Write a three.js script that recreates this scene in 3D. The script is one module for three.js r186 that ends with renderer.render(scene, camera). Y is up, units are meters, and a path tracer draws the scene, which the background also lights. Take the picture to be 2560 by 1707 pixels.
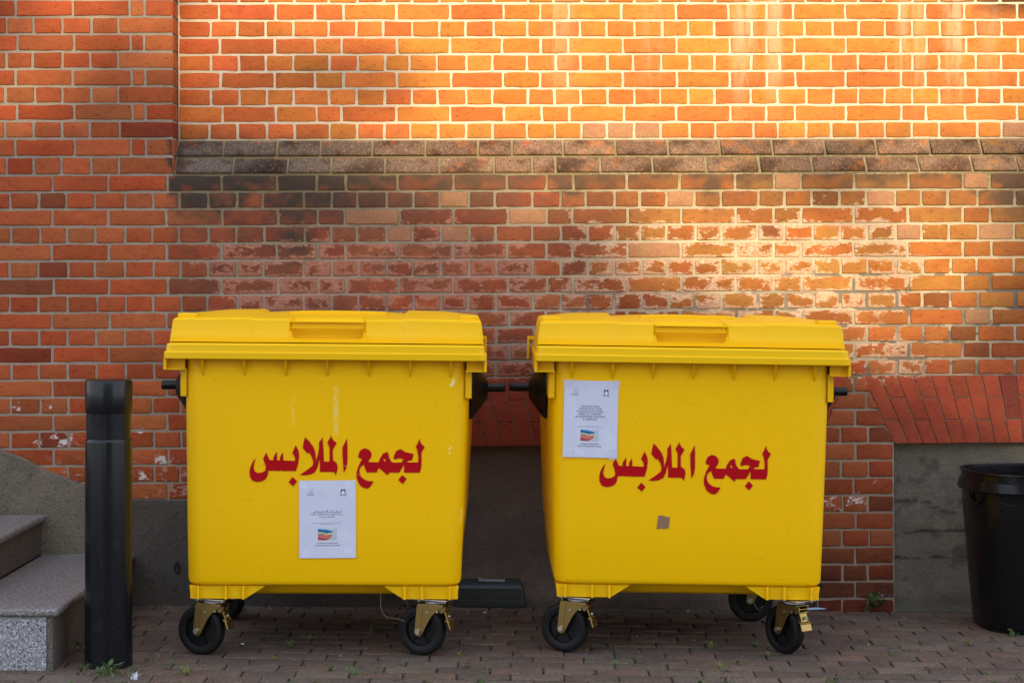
import * as THREE from 'three';
import { RoundedBoxGeometry } from 'three/addons/geometries/RoundedBoxGeometry.js';
import { mergeGeometries, mergeVertices, toCreasedNormals } from 'three/addons/utils/BufferGeometryUtils.js';

// ---------------------------------------------------------------- camera, sky, sun, exposure
const F = 4216, HY = 700, EYE = 1.51, DW = 7.78;            // lens in photo pixels, horizon row, eye height, distance to the wall face
const scene = new THREE.Scene();
const camera = new THREE.PerspectiveCamera(2 * Math.atan(1707 / 2 / F) * 180 / Math.PI, 2560 / 1707, 0.1, 400);
camera.position.set(0, EYE, DW);
camera.lookAt(0, EYE, 0);
camera.setViewOffset(2560, 1707, 0, 853.5 - HY, 2560, 1707);

const SUN_AZ = 10 * Math.PI / 180, SUN_EL = 20 * Math.PI / 180;
const sunDir = new THREE.Vector3(Math.sin(SUN_AZ) * Math.cos(SUN_EL), Math.sin(SUN_EL), Math.cos(SUN_AZ) * Math.cos(SUN_EL));
{
  const w = 256, h = 128, d = new Float32Array(w * h * 4);
  for (let j = 0; j < h; j++) for (let i = 0; i < w; i++) {
    const el = ((j + 0.5) / h - 0.5) * Math.PI, s = Math.sin(el), o = (j * w + i) * 4;
    const t = Math.pow(Math.max(s, 0), 0.55);
    let r = 0.90 + (0.56 - 0.90) * t, g = 0.89 + (0.66 - 0.89) * t, b = 0.88 + (0.88 - 0.88) * t;
    if (s < 0) { r = 0.16; g = 0.15; b = 0.14; }
    d[o] = r * 1.25; d[o + 1] = g * 1.25; d[o + 2] = b * 1.25; d[o + 3] = 1;
  }
  const sky = new THREE.DataTexture(d, w, h, THREE.RGBAFormat, THREE.FloatType);
  sky.mapping = THREE.EquirectangularReflectionMapping;
  sky.magFilter = THREE.LinearFilter; sky.needsUpdate = true;
  scene.background = sky; scene.environment = sky;
}
const sun = new THREE.DirectionalLight(new THREE.Color().setRGB(1.0, 0.82, 0.46), 3.7);
sun.position.copy(sunDir).multiplyScalar(60);
sun.castShadow = true; sun.shadow.radius = 1.7; sun.shadow.mapSize.set(2048, 2048);
Object.assign(sun.shadow.camera, { left: -14, right: 14, top: 14, bottom: -8, near: 1, far: 130 });
scene.add(sun); scene.add(sun.target);

const renderer = new THREE.WebGLRenderer({ antialias: true });
renderer.setSize(1024, 682);
renderer.toneMapping = THREE.LinearToneMapping;
renderer.toneMappingExposure = 1.75;
renderer.shadowMap.enabled = true;

// ---------------------------------------------------------------- helpers
function rng(seed) { let a = seed >>> 0; return () => { a = (a + 0x6d2b79f5) | 0; let t = Math.imul(a ^ (a >>> 15), 1 | a); t = (t + Math.imul(t ^ (t >>> 7), 61 | t)) ^ t; return ((t ^ (t >>> 14)) >>> 0) / 4294967296; }; }
const R = rng(7);
const rr = (a, b) => a + (b - a) * R();
const clamp = (x, a = 0, b = 1) => Math.min(b, Math.max(a, x));
const sstep = (a, b, x) => { const t = clamp((x - a) / (b - a)); return t * t * (3 - 2 * t); };
const mix = (a, b, t) => a + (b - a) * t;
const rgb = (r, g, b) => new THREE.Color().setRGB(r, g, b);

function noiseTile(seed, n, freq, oct) {                     // periodic fractal noise, 0..1
  const out = new Float32Array(n * n), r = rng(seed);
  let amp = 1, tot = 0;
  for (let o = 0; o < oct; o++, freq *= 2, amp *= 0.55) {
    if (freq > n) break;
    const lat = new Float32Array(freq * freq).map(() => r());
    tot += amp;
    for (let y = 0; y < n; y++) {
      const fy = y / n * freq, y0 = Math.floor(fy), ty = fy - y0, sy = ty * ty * (3 - 2 * ty), ya = (y0 % freq) * freq, yb = ((y0 + 1) % freq) * freq;
      for (let x = 0; x < n; x++) {
        const fx = x / n * freq, x0 = Math.floor(fx), tx = fx - x0, sx = tx * tx * (3 - 2 * tx), xa = x0 % freq, xb = (x0 + 1) % freq;
        out[y * n + x] += amp * mix(mix(lat[ya + xa], lat[ya + xb], sx), mix(lat[yb + xa], lat[yb + xb], sx), sy);
      }
    }
  }
  for (let i = 0; i < out.length; i++) out[i] = clamp((out[i] / tot - 0.5) * 1.7 + 0.5);
  return { n, d: out };
}
function samp(t, x, y) {                                     // x, y in tiles
  const n = t.n; x = (x - Math.floor(x)) * n; y = (y - Math.floor(y)) * n;
  const x0 = x | 0, y0 = y | 0, fx = x - x0, fy = y - y0, x1 = (x0 + 1) % n, y1 = (y0 + 1) % n, d = t.d, a = (y0 % n) * n, b = y1 * n, xx = x0 % n;
  return mix(mix(d[a + xx], d[a + x1], fx), mix(d[b + xx], d[b + x1], fx), fy);
}
const NA = noiseTile(11, 256, 4, 6), NB = noiseTile(23, 256, 8, 5), NC = noiseTile(37, 256, 32, 3), ND = noiseTile(51, 256, 64, 2);
const srgb8 = (c) => Math.round(255 * (c <= 0.0031308 ? 12.92 * c : 1.055 * Math.pow(c, 1 / 2.4) - 0.055));
const LUT = new Uint8Array(4096).map((_, i) => srgb8(i / 4095));
const enc = (c) => LUT[clamp(c) * 4095 | 0];
function dataTex(w, h, fn, { color = true, wrap = true } = {}) { // fn(x, y, out) fills linear rgb
  const d = new Uint8Array(w * h * 4), c = [0, 0, 0];
  for (let y = 0; y < h; y++) for (let x = 0; x < w; x++) {
    fn(x, y, c); const o = (y * w + x) * 4;
    for (let k = 0; k < 3; k++) d[o + k] = color ? enc(c[k]) : clamp(c[k]) * 255;
    d[o + 3] = 255;
  }
  return finishTex(d, w, h, color, wrap);
}
function finishTex(d, w, h, color, wrap) {
  const t = new THREE.DataTexture(d, w, h, THREE.RGBAFormat);
  if (color) t.colorSpace = THREE.SRGBColorSpace;
  t.magFilter = THREE.LinearFilter; t.minFilter = THREE.LinearMipmapLinearFilter; t.generateMipmaps = true;
  t.wrapS = t.wrapT = wrap ? THREE.RepeatWrapping : THREE.ClampToEdgeWrapping; t.needsUpdate = true;
  return t;
}
function scaled(t, x, y) { const c = t.clone(); c.repeat.set(x, y); c.needsUpdate = true; return c; }
const std = (o) => new THREE.MeshStandardMaterial(o);
const phys = (o) => new THREE.MeshPhysicalMaterial(o);

const used = {};
function numbered(n) { used[n] = (used[n] ?? -1) + 1; return used[n] ? n + '_' + String(used[n]).padStart(3, '0') : n; }
function tag(o, label, category, group, kind) {
  if (label) o.userData.label = label;
  if (category) o.userData.category = category;
  if (group) o.userData.group = group;
  if (kind) o.userData.kind = kind;
  return o;
}
function thing(name, label, category, pos = [0, 0, 0], group) {
  const o = new THREE.Group(); o.name = numbered(name); o.position.set(...pos); scene.add(o);
  return tag(o, label, category, group);
}
function part(name, geo, mat, parent) {
  const m = new THREE.Mesh(geo, mat); m.name = name; m.castShadow = m.receiveShadow = true; parent.add(m); return m;
}
function merged(list) {
  return mergeGeometries(list.map((g) => { const q = g.index ? g.toNonIndexed() : g; for (const k of Object.keys(q.attributes)) if (!['position', 'normal', 'uv', 'color'].includes(k)) q.deleteAttribute(k); return q; }), false);
}
const at = (X, Y, d) => new THREE.Vector3((X - 1280) * d / F, EYE - (Y - HY) * d / F, DW - d);   // measured photo point at a known distance
const GT = -0.0135;                                          // the yard falls to the right
const gy = (x) => GT * x;
function bx(w, h, d, x = 0, y = 0, z = 0, r = 0) {
  const g = r ? new RoundedBoxGeometry(w, h, d, 2, Math.min(r, w / 2.01, h / 2.01, d / 2.01)) : new THREE.BoxGeometry(w, h, d);
  g.translate(x, y, z); return g;
}
function cyl(r0, r1, h, x, y, z, axis = 'y', n = 24) {
  const g = new THREE.CylinderGeometry(r0, r1, h, n);
  if (axis === 'x') g.rotateZ(-Math.PI / 2); if (axis === 'z') g.rotateX(Math.PI / 2);
  g.translate(x, y, z); return g;
}
function extr(pts, depth, bevel = 0) {
  const s = Array.isArray(pts) ? new THREE.Shape(pts.map((p) => new THREE.Vector2(p[0], p[1]))) : pts;
  return new THREE.ExtrudeGeometry(s, { depth, bevelEnabled: bevel > 0, bevelSize: bevel, bevelThickness: bevel, bevelSegments: 2, bevelOffset: -bevel, curveSegments: 10 });
}

// ---------------------------------------------------------------- wall frame: u along, w up, n out of the wall
const YAW = 0.0227, ROLL = 0.0045;
const wallPose = (o) => { o.rotation.set(0, YAW, ROLL, 'YXZ'); return o; };
function uw(X, Y, n = 0) {                                   // photo point on the wall -> (u, w)
  const k = (X - 1280) / F, d0 = DW - n, u = k * d0 / (Math.cos(YAW) - Math.sin(YAW) * k), d = d0 + Math.sin(YAW) * u;
  const y = EYE - (Y - HY) * d / F;
  return [u, y - u * ROLL];
}
const REC = 0.115;                                           // the upper wall stands back behind the plinth
const Z1 = 1.8375;
const z1 = (z) => z / Z1, z2 = (z) => 1280 + z / Z1;
const PIER = uw(438, 300)[0];
// course lines below the offset course, from the top down
const W0 = uw(925, 435)[1], W8 = uw(925, 778)[1], W12 = uw(2140, 939)[1], W16 = uw(2140, 1108)[1], W25 = uw(2140, 1497)[1];
const lowLine = (k) => k <= 8 ? mix(W0, W8, k / 8) : k <= 12 ? mix(W8, W12, (k - 8) / 4) : k <= 16 ? mix(W12, W16, (k - 12) / 4) : mix(W16, W25, (k - 16) / 9);
const WT = uw(925, 349, -REC)[1], WM = (W0 + WT) / 2, PU = (uw(925, 8, -REC)[1] - WT) / 8;
const upLine = (k) => WT + PU * k;
const TU0 = -2.75, TUW = 5.5, THH = 3.1, TW = 2048, TH = 1154; // extent of the wall's colour sheet

// ---------------------------------------------------------------- brick layout
const bricks = [];                                            // {wall, u0,u1 (bottom), t0,t1 (top), w0,w1, n, kind}
const nU = (X, n = 0) => uw(X, 500, n)[0];
function extend(list, stepL, stepR, lo, hi) {
  const a = [...list]; while (a[0] > lo) a.unshift(a[0] - stepL); while (a[a.length - 1] < hi) a.push(a[a.length - 1] + stepR); return a;
}
const S_UP = [447, 558, 694, 796, 864, 997, 1133, 1265, 1360, 1430, 1563, 1698, 1831, 1924, 1993, 2123, 2260, 2325, 2423, 2556];
const H_UP = [822, 977, 1107, 1231, 1360, 1524, 1650, 1776, 1902, 2026, 2152, 2278].map(z1).concat([88, 210, 330, 453, 576, 700, 826, 949, 1117, 1240, 1363, 1487, 1608, 1730, 1856, 1980, 2150, 2270].map(z2));
const S_LO = [244, 507, 772, 1022, 1280, 1467, 1592, 1840, 2090, 2340].map(z1).concat([168, 290, 537, 783, 1033, 1210, 1340, 1582, 1832, 2082, 2210, 2450].map(z2));
const H_LO = [50, 184, 314, 445, 577, 706, 832, 962, 1092, 1218, 1402, 1528, 1650, 1780, 1905, 2030, 2160, 2282].map(z1).concat([103, 230, 353, 480, 600, 722, 850, 972, 1140, 1264, 1392, 1518, 1638, 1775, 1896, 2020, 2148, 2322, 2450].map(z2));
const P_A = [84, 347, 608, 677].map(z1), P_B = [35, 163, 293, 426, 554].map(z1);
const D_1 = [1024, 1275, 1475, 1715, 1962, 2205].map(z1).concat([8, 250, 493, 735, 977, 1218, 1460, 1703, 1947, 2190].map(z2));
const D_2 = [1075, 1327, 1525, 1775, 2027, 2277].map(z1).concat([102, 210, 415, 660, 905, 1148, 1392, 1638, 1883, 2128, 2335].map(z2));
const LEFT = -4.2, RIGHT = 4.2, TOP = 4.6;
const J = 0.0052;                                            // half a joint
const jit = (a) => (R() - 0.5) * 2 * a;
function row(wall, edges, w0, w1, n, kind) {
  const e = edges.map((x, i) => (i === 0 || i === edges.length - 1 ? x : x + jit(0.003)));
  for (let i = 0; i + 1 < e.length; i++) if (e[i + 1] - e[i] > 0.03) bricks.push({ wall, u0: e[i] + J, u1: e[i + 1] - J, t0: e[i] + J, t1: e[i + 1] - J, w0: w0 + J, w1: w1 - J, n, kind });
}
// upper wall
for (let k = 0; upLine(k) < TOP; k++) {
  const src = (k % 2 ? S_UP : H_UP).slice(1), e = [PIER + 0.004, ...src.map((x) => nU(x + jit(3), -REC))];
  row('upper', extend(e, 1, k % 2 ? 0.243 : 0.121, PIER, RIGHT), upLine(k), upLine(k + 1), -REC, 'upper');
}
// pier above the offset
for (let k = 0; W0 + (WM - W0) * k < TOP; k++) {
  const w0 = k < 2 ? mix(W0, WT, k / 2) : upLine(k - 2), w1 = k < 1 ? WM : k < 2 ? WT : upLine(k - 1);
  const e = [...(k % 2 ? P_A : P_B).map((x) => nU(x + jit(3))), PIER];
  row('pier', extend(e, k % 2 ? 0.255 : 0.127, 1, LEFT, PIER), w0, w1, 0, 'pier');
}
// openings and flat arches
const OPEN = [[uw(1020, 1300)[0], uw(2045, 1300)[0]], [uw(2238, 1300)[0], uw(2238, 1300)[0] + 1.62]];
const SK = 0.146;                                            // how far an arch spreads at its top
const ROWS = [];
for (let k = 0; k < 28; k++) {
  const w1 = lowLine(k), w0 = lowLine(k + 1), st = k % 2 === 0;
  let e = (st ? S_LO : H_LO).map((x) => nU(x + jit(3)));
  e = extend(e, st ? 0.255 : 0.127, st ? 0.243 : 0.121, LEFT, RIGHT);
  if (k < 12) { split(e, w0, w1, k); continue; }
  const t = k < 16 ? [(W12 - w0) / (W12 - W16), (W12 - w1) / (W12 - W16)] : [1, 1];   // share of the arch passed at the foot and at the head of this course
  const spans = [[-99, OPEN[0][0]], [OPEN[0][1], OPEN[1][0]], [OPEN[1][1], 99]];
  for (const [a, b] of spans) {
    const aw = (f) => (a < -50 ? a : a + (1 - f) * SK * (a === OPEN[0][1] ? 0.9 : 1)), bw = (f) => (b > 50 ? b : b - (1 - f) * SK * 0.9);
    let ee;
    if (a === OPEN[0][1]) ee = (st ? [2140] : [2107, 2173]).map((x) => nU(x + jit(3))); else ee = e.filter((x) => x > aw(0) + 0.04 && x < bw(0) - 0.04 && x > a + 0.04 && x < b - 0.04);
    ee = ee.filter((x) => x > Math.max(aw(t[0]), aw(t[1])) + 0.025 && x < Math.min(bw(t[0]), bw(t[1])) - 0.025);
    const lo = a < -50 ? [LEFT, LEFT] : [aw(t[0]), aw(t[1])], hi = b > 50 ? [RIGHT, RIGHT] : [bw(t[0]), bw(t[1])];
    const B = [lo[0], ...ee, hi[0]], T = [lo[1], ...ee, hi[1]];
    for (let i = 0; i + 1 < B.length; i++) {
      if (B[i + 1] - B[i] < 0.02 && T[i + 1] - T[i] < 0.02) continue;
      bricks.push({ wall: (B[i] + B[i + 1]) / 2 < PIER ? 'pier' : 'lower', u0: B[i] + J, u1: B[i + 1] - J, t0: T[i] + J, t1: T[i + 1] - J, w0: w0 + J, w1: w1 - J, n: 0, kind: 'lower', k });
    }
  }
}
function split(e, w0, w1, k) {
  for (let i = 0; i + 1 < e.length; i++) bricks.push({ wall: (e[i] + e[i + 1]) / 2 < PIER ? 'pier' : 'lower', u0: e[i] + J, u1: e[i + 1] - J, t0: e[i] + J, t1: e[i + 1] - J, w0: w0 + J, w1: w1 - J, n: 0, kind: 'lower', k });
}
const VJ = 0.0022;
function arch(a, b, k0, cols) {                               // voussoirs between the skewbacks
  for (let i = 0; i < cols; i++) {
    const f = (v, t) => mix(mix(a, b, v / cols), mix(a - SK, b + SK, v / cols), t);
    const cut = (i + k0) % 2 ? 0.67 : 0.34;
    for (const [s, e] of [[0, cut], [cut, 1]]) bricks.push({ wall: 'lower', u0: f(i, s) + VJ, u1: f(i + 1, s) - VJ, t0: f(i, e) + VJ, t1: f(i + 1, e) - VJ, w0: mix(W16, W12, s) + VJ - 0.004 * (s === 0), w1: mix(W16, W12, e) - VJ, n: 0.001, kind: 'voussoir' });
  }
}
arch(OPEN[0][0], OPEN[0][1], 0, 26);
arch(OPEN[1][0], OPEN[1][1], 0, 24);
// the two sloping courses of the offset
row('lower', [PIER + 0.004, ...D_1.map((x) => nU(x)), RIGHT], WM, WT, 0, 'slope1');
row('lower', [PIER + 0.004, ...D_2.map((x) => nU(x)), RIGHT], W0, WM, 0, 'slope2');

for (const q of bricks) {                                     // old joints are wide and uneven
  if (q.kind === 'voussoir') continue;
  const e = q.kind === 'upper' ? 0.0002 : q.kind === 'lower' && q.wall === 'lower' && q.k < 12 ? 0.0008 : 0.0002, x = () => e + R() * R() * 0.0022;
  const l = x(), r = x(); q.u0 += l; q.t0 += l; q.u1 -= r; q.t1 -= r; q.w0 += x() * 0.8; q.w1 -= x() * 0.8;
}
// ---------------------------------------------------------------- the wall's colour: brick faces, soot, old paint, lime; and the mortar
const SANDY = [[898, 497], [1143, 497], [936, 544], [1001, 582], [1143, 582], [1335, 540], [1710, 494], [1974, 453], [2211, 494], [2447, 453], [1323, 540], [1642, 625], [2281, 579], [2532, 576], [2444, 788]].map(([x, y]) => uw(x, y))
  .concat([[1489, 326], [1563, 326], [1625, 326], [2537, 321]].map(([x, y]) => uw(x, y, -REC)));
const LIME = [[152, 1105, 0.10], [95, 1108, 0.06], [407, 1148, 0.07], [366, 1192, 0.06], [418, 1195, 0.04], [345, 1075, 0.04], [50, 1020, 0.05], [130, 1015, 0.06], [2135, 1252, 0.08], [2076, 1258, 0.08], [2185, 1385, 0.025], [2205, 1490, 0.07], [2165, 1412, 0.02], [2180, 1205, 0.05]].map(([x, y, s]) => [...uw(x, y), s]);
const STREAK = [[1050, 40, 0.5], [1085, 60, 0.6], [1200, 45, 0.7], [1232, 20, 0.5], [245, 60, 0.3], [190, 40, 0.45], [660, 60, 0.25], [1810, 40, 0.5], [1880, 50, 0.45], [2040, 60, 0.75], [2070, 25, 0.6], [2200, 60, 0.3]].map(([z, wd, s]) => [nU(z2(z), -REC), wd / Z1 / 550, s]);
const DARKS = [[1120, 90, 0.5], [1200, 60, 0.4], [1240, 40, 0.4], [2230, 90, 0.3], [40, 60, 0.3]].map(([z, wd, s]) => [nU(z1(z), -REC), wd / Z1 / 550, s]);
const gauss = (x, m, s) => Math.exp(-(((x - m) / s) ** 2));
const U = (v) => nU(v * 1.0884);                              // columns read off the 2352-wide view
const Wv = (v) => uw(1280, v * 1.0884)[1];
const uR0 = U(455), uR1 = U(1250), uB0 = U(1280), uB1 = U(2110);
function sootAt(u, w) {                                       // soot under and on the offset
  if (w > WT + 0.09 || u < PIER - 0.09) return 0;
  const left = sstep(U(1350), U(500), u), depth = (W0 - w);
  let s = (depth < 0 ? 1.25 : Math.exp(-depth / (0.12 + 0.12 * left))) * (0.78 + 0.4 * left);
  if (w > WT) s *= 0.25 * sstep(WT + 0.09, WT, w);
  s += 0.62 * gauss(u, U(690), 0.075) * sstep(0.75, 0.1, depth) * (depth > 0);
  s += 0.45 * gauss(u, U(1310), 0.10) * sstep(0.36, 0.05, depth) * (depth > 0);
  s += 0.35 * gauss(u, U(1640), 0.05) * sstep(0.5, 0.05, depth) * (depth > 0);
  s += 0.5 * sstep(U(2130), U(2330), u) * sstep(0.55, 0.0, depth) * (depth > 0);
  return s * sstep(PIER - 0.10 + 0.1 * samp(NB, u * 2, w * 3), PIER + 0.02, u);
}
function paintAt(u, w) {                                      // how much of the old paint is left
  const a = sstep(uR0 - 0.05, uR0 + 0.18, u) * sstep(uR1 + 0.25, uR1 - 0.2, u) * sstep(Wv(480), Wv(560), w) * sstep(Wv(960), Wv(820), w);
  const b = sstep(uB0 - 0.2, uB0 + 0.2, u) * sstep(uB1 + 0.14, uB1 - 0.1, u) * sstep(Wv(475), Wv(540), w) * sstep(Wv(900), Wv(850), w);
  const c = gauss(u, U(1880), 0.22) * gauss(w, Wv(535), 0.085);
  return clamp(Math.max(a * 0.66, b * 0.56) + 0.75 * c);
}
const limeAt = (u, w) => { let s = 0; for (const [a, b, r] of LIME) { const d = Math.hypot(u - a, (w - b) * 1.6); if (d < r * 1.6) s = Math.max(s, 1 - d / (r * 1.1)); } return s; };
const brickPx = new Float32Array(TW * TH * 3), mortPx = new Uint8Array(TW * TH * 4);
const pu = (u) => (u - TU0) / TUW * TW, pw = (w) => w / THH * TH;
for (let y = 0; y < TH; y++) for (let x = 0; x < TW; x++) {
  const u = TU0 + (x + 0.5) / TW * TUW, w = (y + 0.5) / TH * THH, i = y * TW + x;
  const n1 = samp(NA, u * 0.9, w * 0.9), n2 = samp(NC, u * 2.1, w * 2.1), n3 = samp(ND, u * 5, w * 5);
  const up = w > WT - 0.005 && u > PIER;
  let g = mix(0.80, 1.16, n1) * mix(0.86, 1.1, n3);
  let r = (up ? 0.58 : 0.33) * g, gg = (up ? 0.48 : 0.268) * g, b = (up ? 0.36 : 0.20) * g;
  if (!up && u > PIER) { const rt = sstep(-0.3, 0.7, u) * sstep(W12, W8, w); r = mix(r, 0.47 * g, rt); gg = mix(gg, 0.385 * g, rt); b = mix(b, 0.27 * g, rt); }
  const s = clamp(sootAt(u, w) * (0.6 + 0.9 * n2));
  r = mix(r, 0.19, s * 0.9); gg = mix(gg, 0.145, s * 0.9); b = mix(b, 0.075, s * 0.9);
  const p = paintAt(u, w), pm = sstep(0.80 - p * 0.38, 0.88 - p * 0.38, samp(NB, u * 1.3 + 0.3, w * 1.7)) * p * 0.85;
  r = mix(r, 0.46, pm); gg = mix(gg, 0.27, pm); b = mix(b, 0.20, pm);
  const rep = sstep(U(1640), U(1900), u) * sstep(Wv(590), Wv(640), w) * sstep(Wv(960), Wv(850), w) * sstep(0.55, 0.6, samp(NA, u * 1.4 + 0.7, w * 2.3)) + 0.8 * sstep(U(1280), U(1330), u) * sstep(Wv(650), Wv(690), w) * sstep(Wv(800), Wv(740), w) * sstep(0.5, 0.58, samp(NA, u * 1.1 + 0.2, w * 1.3));
  if (rep > 0) { const q = clamp(rep); r = mix(r, 0.17, q); gg = mix(gg, 0.15, q); b = mix(b, 0.12, q); }
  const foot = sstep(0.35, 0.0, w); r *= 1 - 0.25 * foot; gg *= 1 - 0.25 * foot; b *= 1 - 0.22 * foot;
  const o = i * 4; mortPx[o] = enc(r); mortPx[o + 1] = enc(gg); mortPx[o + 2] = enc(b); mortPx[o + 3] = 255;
  brickPx[i * 3] = 0.42; brickPx[i * 3 + 1] = 0.12; brickPx[i * 3 + 2] = 0.06;
}
for (const q of bricks) {
  const lo = Math.min(q.u0, q.t0), hi = Math.max(q.u1, q.t1);
  const cu = (lo + hi) / 2, cw = (q.w0 + q.w1) / 2, tone = R(), hue = R(), ox = R() * 9, oy = R() * 9;
  const sandy = SANDY.some(([a, b]) => a > q.u0 - 0.004 && a < q.u1 + 0.004 && b > q.w0 - 0.004 && b < q.w1 + 0.004);
  let base;
  const up = q.kind === 'upper', pale = up ? mix(0.86, 1.16, tone) : mix(0.76, 1.14, tone);
  if (sandy) base = [0.34, 0.165, 0.088];
  else if (q.kind === 'voussoir') base = [0.305 * mix(0.92, 1.08, tone), 0.060, 0.030].map((c) => c * mix(0.94, 1.06, hue));
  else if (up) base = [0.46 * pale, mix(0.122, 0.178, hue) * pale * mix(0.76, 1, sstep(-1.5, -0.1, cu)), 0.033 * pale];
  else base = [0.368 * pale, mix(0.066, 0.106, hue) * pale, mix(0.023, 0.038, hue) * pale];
  if (q.kind === 'lower' && q.wall === 'lower' && cw < W12) base = base.map((c) => c * 0.94);
  if (tone < 0.05 && !up && !sandy) base = base.map((c, i) => c * [0.72, 0.75, 0.95][i]);
  const x0 = Math.floor(pu(lo - 0.006)), x1 = Math.ceil(pu(hi + 0.006)), y0 = Math.floor(pw(q.w0 - 0.006)), y1 = Math.ceil(pw(q.w1 + 0.006));
  for (let y = Math.max(0, y0); y <= Math.min(TH - 1, y1); y++) for (let x = Math.max(0, x0); x <= Math.min(TW - 1, x1); x++) {
    const u = TU0 + (x + 0.5) / TW * TUW, w = (y + 0.5) / TH * THH, i = (y * TW + x) * 3;
    const t = clamp((w - q.w0) / (q.w1 - q.w0)), a = mix(q.u0, q.t0, t), b = mix(q.u1, q.t1, t);
    if (q.kind === 'voussoir' && (u < a - 0.004 || u > b + 0.004)) continue;
    const edge = Math.min(u - a, b - u, (w - q.w0) * 1.1, (q.w1 - w) * 1.1);
    const n1 = samp(NA, u * 1.9 + ox, w * 2.8 + oy), n2 = samp(NB, u * 2.4 + oy, w * 7 + ox), n3 = samp(ND, u * 4.3 + ox, w * 4.3 + oy), n4 = samp(NC, u * 1.7 + ox, w * 4.4);
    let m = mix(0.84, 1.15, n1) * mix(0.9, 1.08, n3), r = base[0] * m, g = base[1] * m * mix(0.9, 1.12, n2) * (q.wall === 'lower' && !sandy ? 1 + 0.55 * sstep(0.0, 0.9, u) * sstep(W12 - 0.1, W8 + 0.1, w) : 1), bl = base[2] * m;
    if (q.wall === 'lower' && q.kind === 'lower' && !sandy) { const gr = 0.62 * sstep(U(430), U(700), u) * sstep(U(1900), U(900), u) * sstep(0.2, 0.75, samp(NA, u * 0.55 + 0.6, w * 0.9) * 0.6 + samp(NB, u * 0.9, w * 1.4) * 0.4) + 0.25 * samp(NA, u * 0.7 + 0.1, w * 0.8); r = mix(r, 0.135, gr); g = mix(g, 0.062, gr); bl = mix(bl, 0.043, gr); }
    if (sandy) { const sp = mix(0.78, 1.25, samp(ND, u * 9 + ox, w * 9)); r *= sp; g *= sp; bl *= sp; }
    if (n4 > 0.8 && !sandy) { const q2 = (n4 - 0.8) * 1.8; r *= 1 - q2; g *= 1 - q2; bl *= 1 - q2; }            // small pits and fired marks
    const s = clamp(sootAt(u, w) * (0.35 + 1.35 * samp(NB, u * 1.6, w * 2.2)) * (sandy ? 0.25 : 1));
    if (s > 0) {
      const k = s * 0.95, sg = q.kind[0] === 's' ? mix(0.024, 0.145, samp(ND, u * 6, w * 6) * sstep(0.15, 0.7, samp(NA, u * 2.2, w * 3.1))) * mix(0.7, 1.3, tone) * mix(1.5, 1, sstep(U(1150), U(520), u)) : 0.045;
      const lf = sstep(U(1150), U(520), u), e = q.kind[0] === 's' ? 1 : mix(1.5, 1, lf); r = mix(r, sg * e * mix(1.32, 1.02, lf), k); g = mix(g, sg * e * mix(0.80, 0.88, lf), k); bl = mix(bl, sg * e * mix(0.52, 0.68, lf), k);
      if (q.kind[0] === 's') { const dust = sstep(0.80, 0.9, samp(ND, u * 2.7 + ox, w * 2.7)) * 0.3 + 0.4 * sstep(0.012, 0.0, q.w1 - w) * sstep(0.45, 0.7, n2); r = mix(r, 0.40, dust); g = mix(g, 0.20, dust); bl = mix(bl, 0.11, dust); }
    }
    const p = sandy ? 0 : paintAt(u, w);
    if (p > 0.01) {                                            // old paint clings to the edges and corners of the bricks
      const f = samp(NB, u * 1.5 + 0.3, w * 2.2 + 0.1) * 0.60 + samp(NC, u * 1.2, w * 2.5) * 0.26 + samp(ND, u * 3.3, w * 4.1) * 0.14 + 0.30 * sstep(0.026, 0.0, edge) + 0.30 * (samp(NA, u * 0.8 + 0.4, w * 1.3) - 0.5) - 0.16 * (tone - 0.5);
      const sc = samp(ND, u * 1.7, w * 5.2), k = clamp(sstep(0.97 - p * 0.55, 1.09 - p * 0.55, f + 0.16 * (sc - 0.5)) * mix(0.35, 1.05, sc) * mix(0.55, 1, samp(NA, u * 1.6, w * 2.1 + 0.4))), cr = sstep(-0.1, 0.5, u);
      r = mix(r, mix(0.47, 0.58, cr), k); g = mix(g, mix(0.222, 0.43, cr), k); bl = mix(bl, mix(0.145, 0.31, cr), k);
    }
    if (up) {
      for (const [c, wd, st] of STREAK) { const k = clamp(1.15 * st * gauss(u, c + (samp(NA, w * 0.4, c) - 0.5) * 0.04, wd * 0.75) * sstep(WT + 0.0, WT + 0.5, w) * sstep(0.30, 0.75, 0.75 * samp(NB, u * 3.1 + c, w * 0.22) + 0.35 * samp(NC, u * 2.2, w * 0.5))); r = mix(r, 0.56, k * 0.85); g = mix(g, 0.34, k * 0.85); bl = mix(bl, 0.20, k * 0.85); }
      for (const [c, wd, st] of DARKS) { const k = st * gauss(u, c, wd * 0.5) * sstep(WT + 0.2, WT + 0.6, w) * mix(0.3, 1.1, samp(NB, u * 4, w * 0.6)); r *= 1 - 0.35 * k; g *= 1 - 0.5 * k; bl *= 1 - 0.2 * k; }
      const mo = sstep(U(2180), U(2340), u) * sstep(WT + 0.50, WT + 0.66, w) * sstep(0.25, 0.6, samp(NB, u * 1.3, w * 2)); r *= 1 - 0.8 * mo; g *= 1 - 0.75 * mo; bl *= 1 - 0.6 * mo;
    }
    const l = limeAt(u, w);
    if (l > 0) { const k = sstep(0.66, 0.76, samp(NB, u * 3.1, w * 5.3) * 0.40 + samp(NC, u * 2.6, w * 4.7) * 0.32 + l * 0.42); r = mix(r, 0.62, k); g = mix(g, 0.54, k); bl = mix(bl, 0.50, k); }
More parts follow.
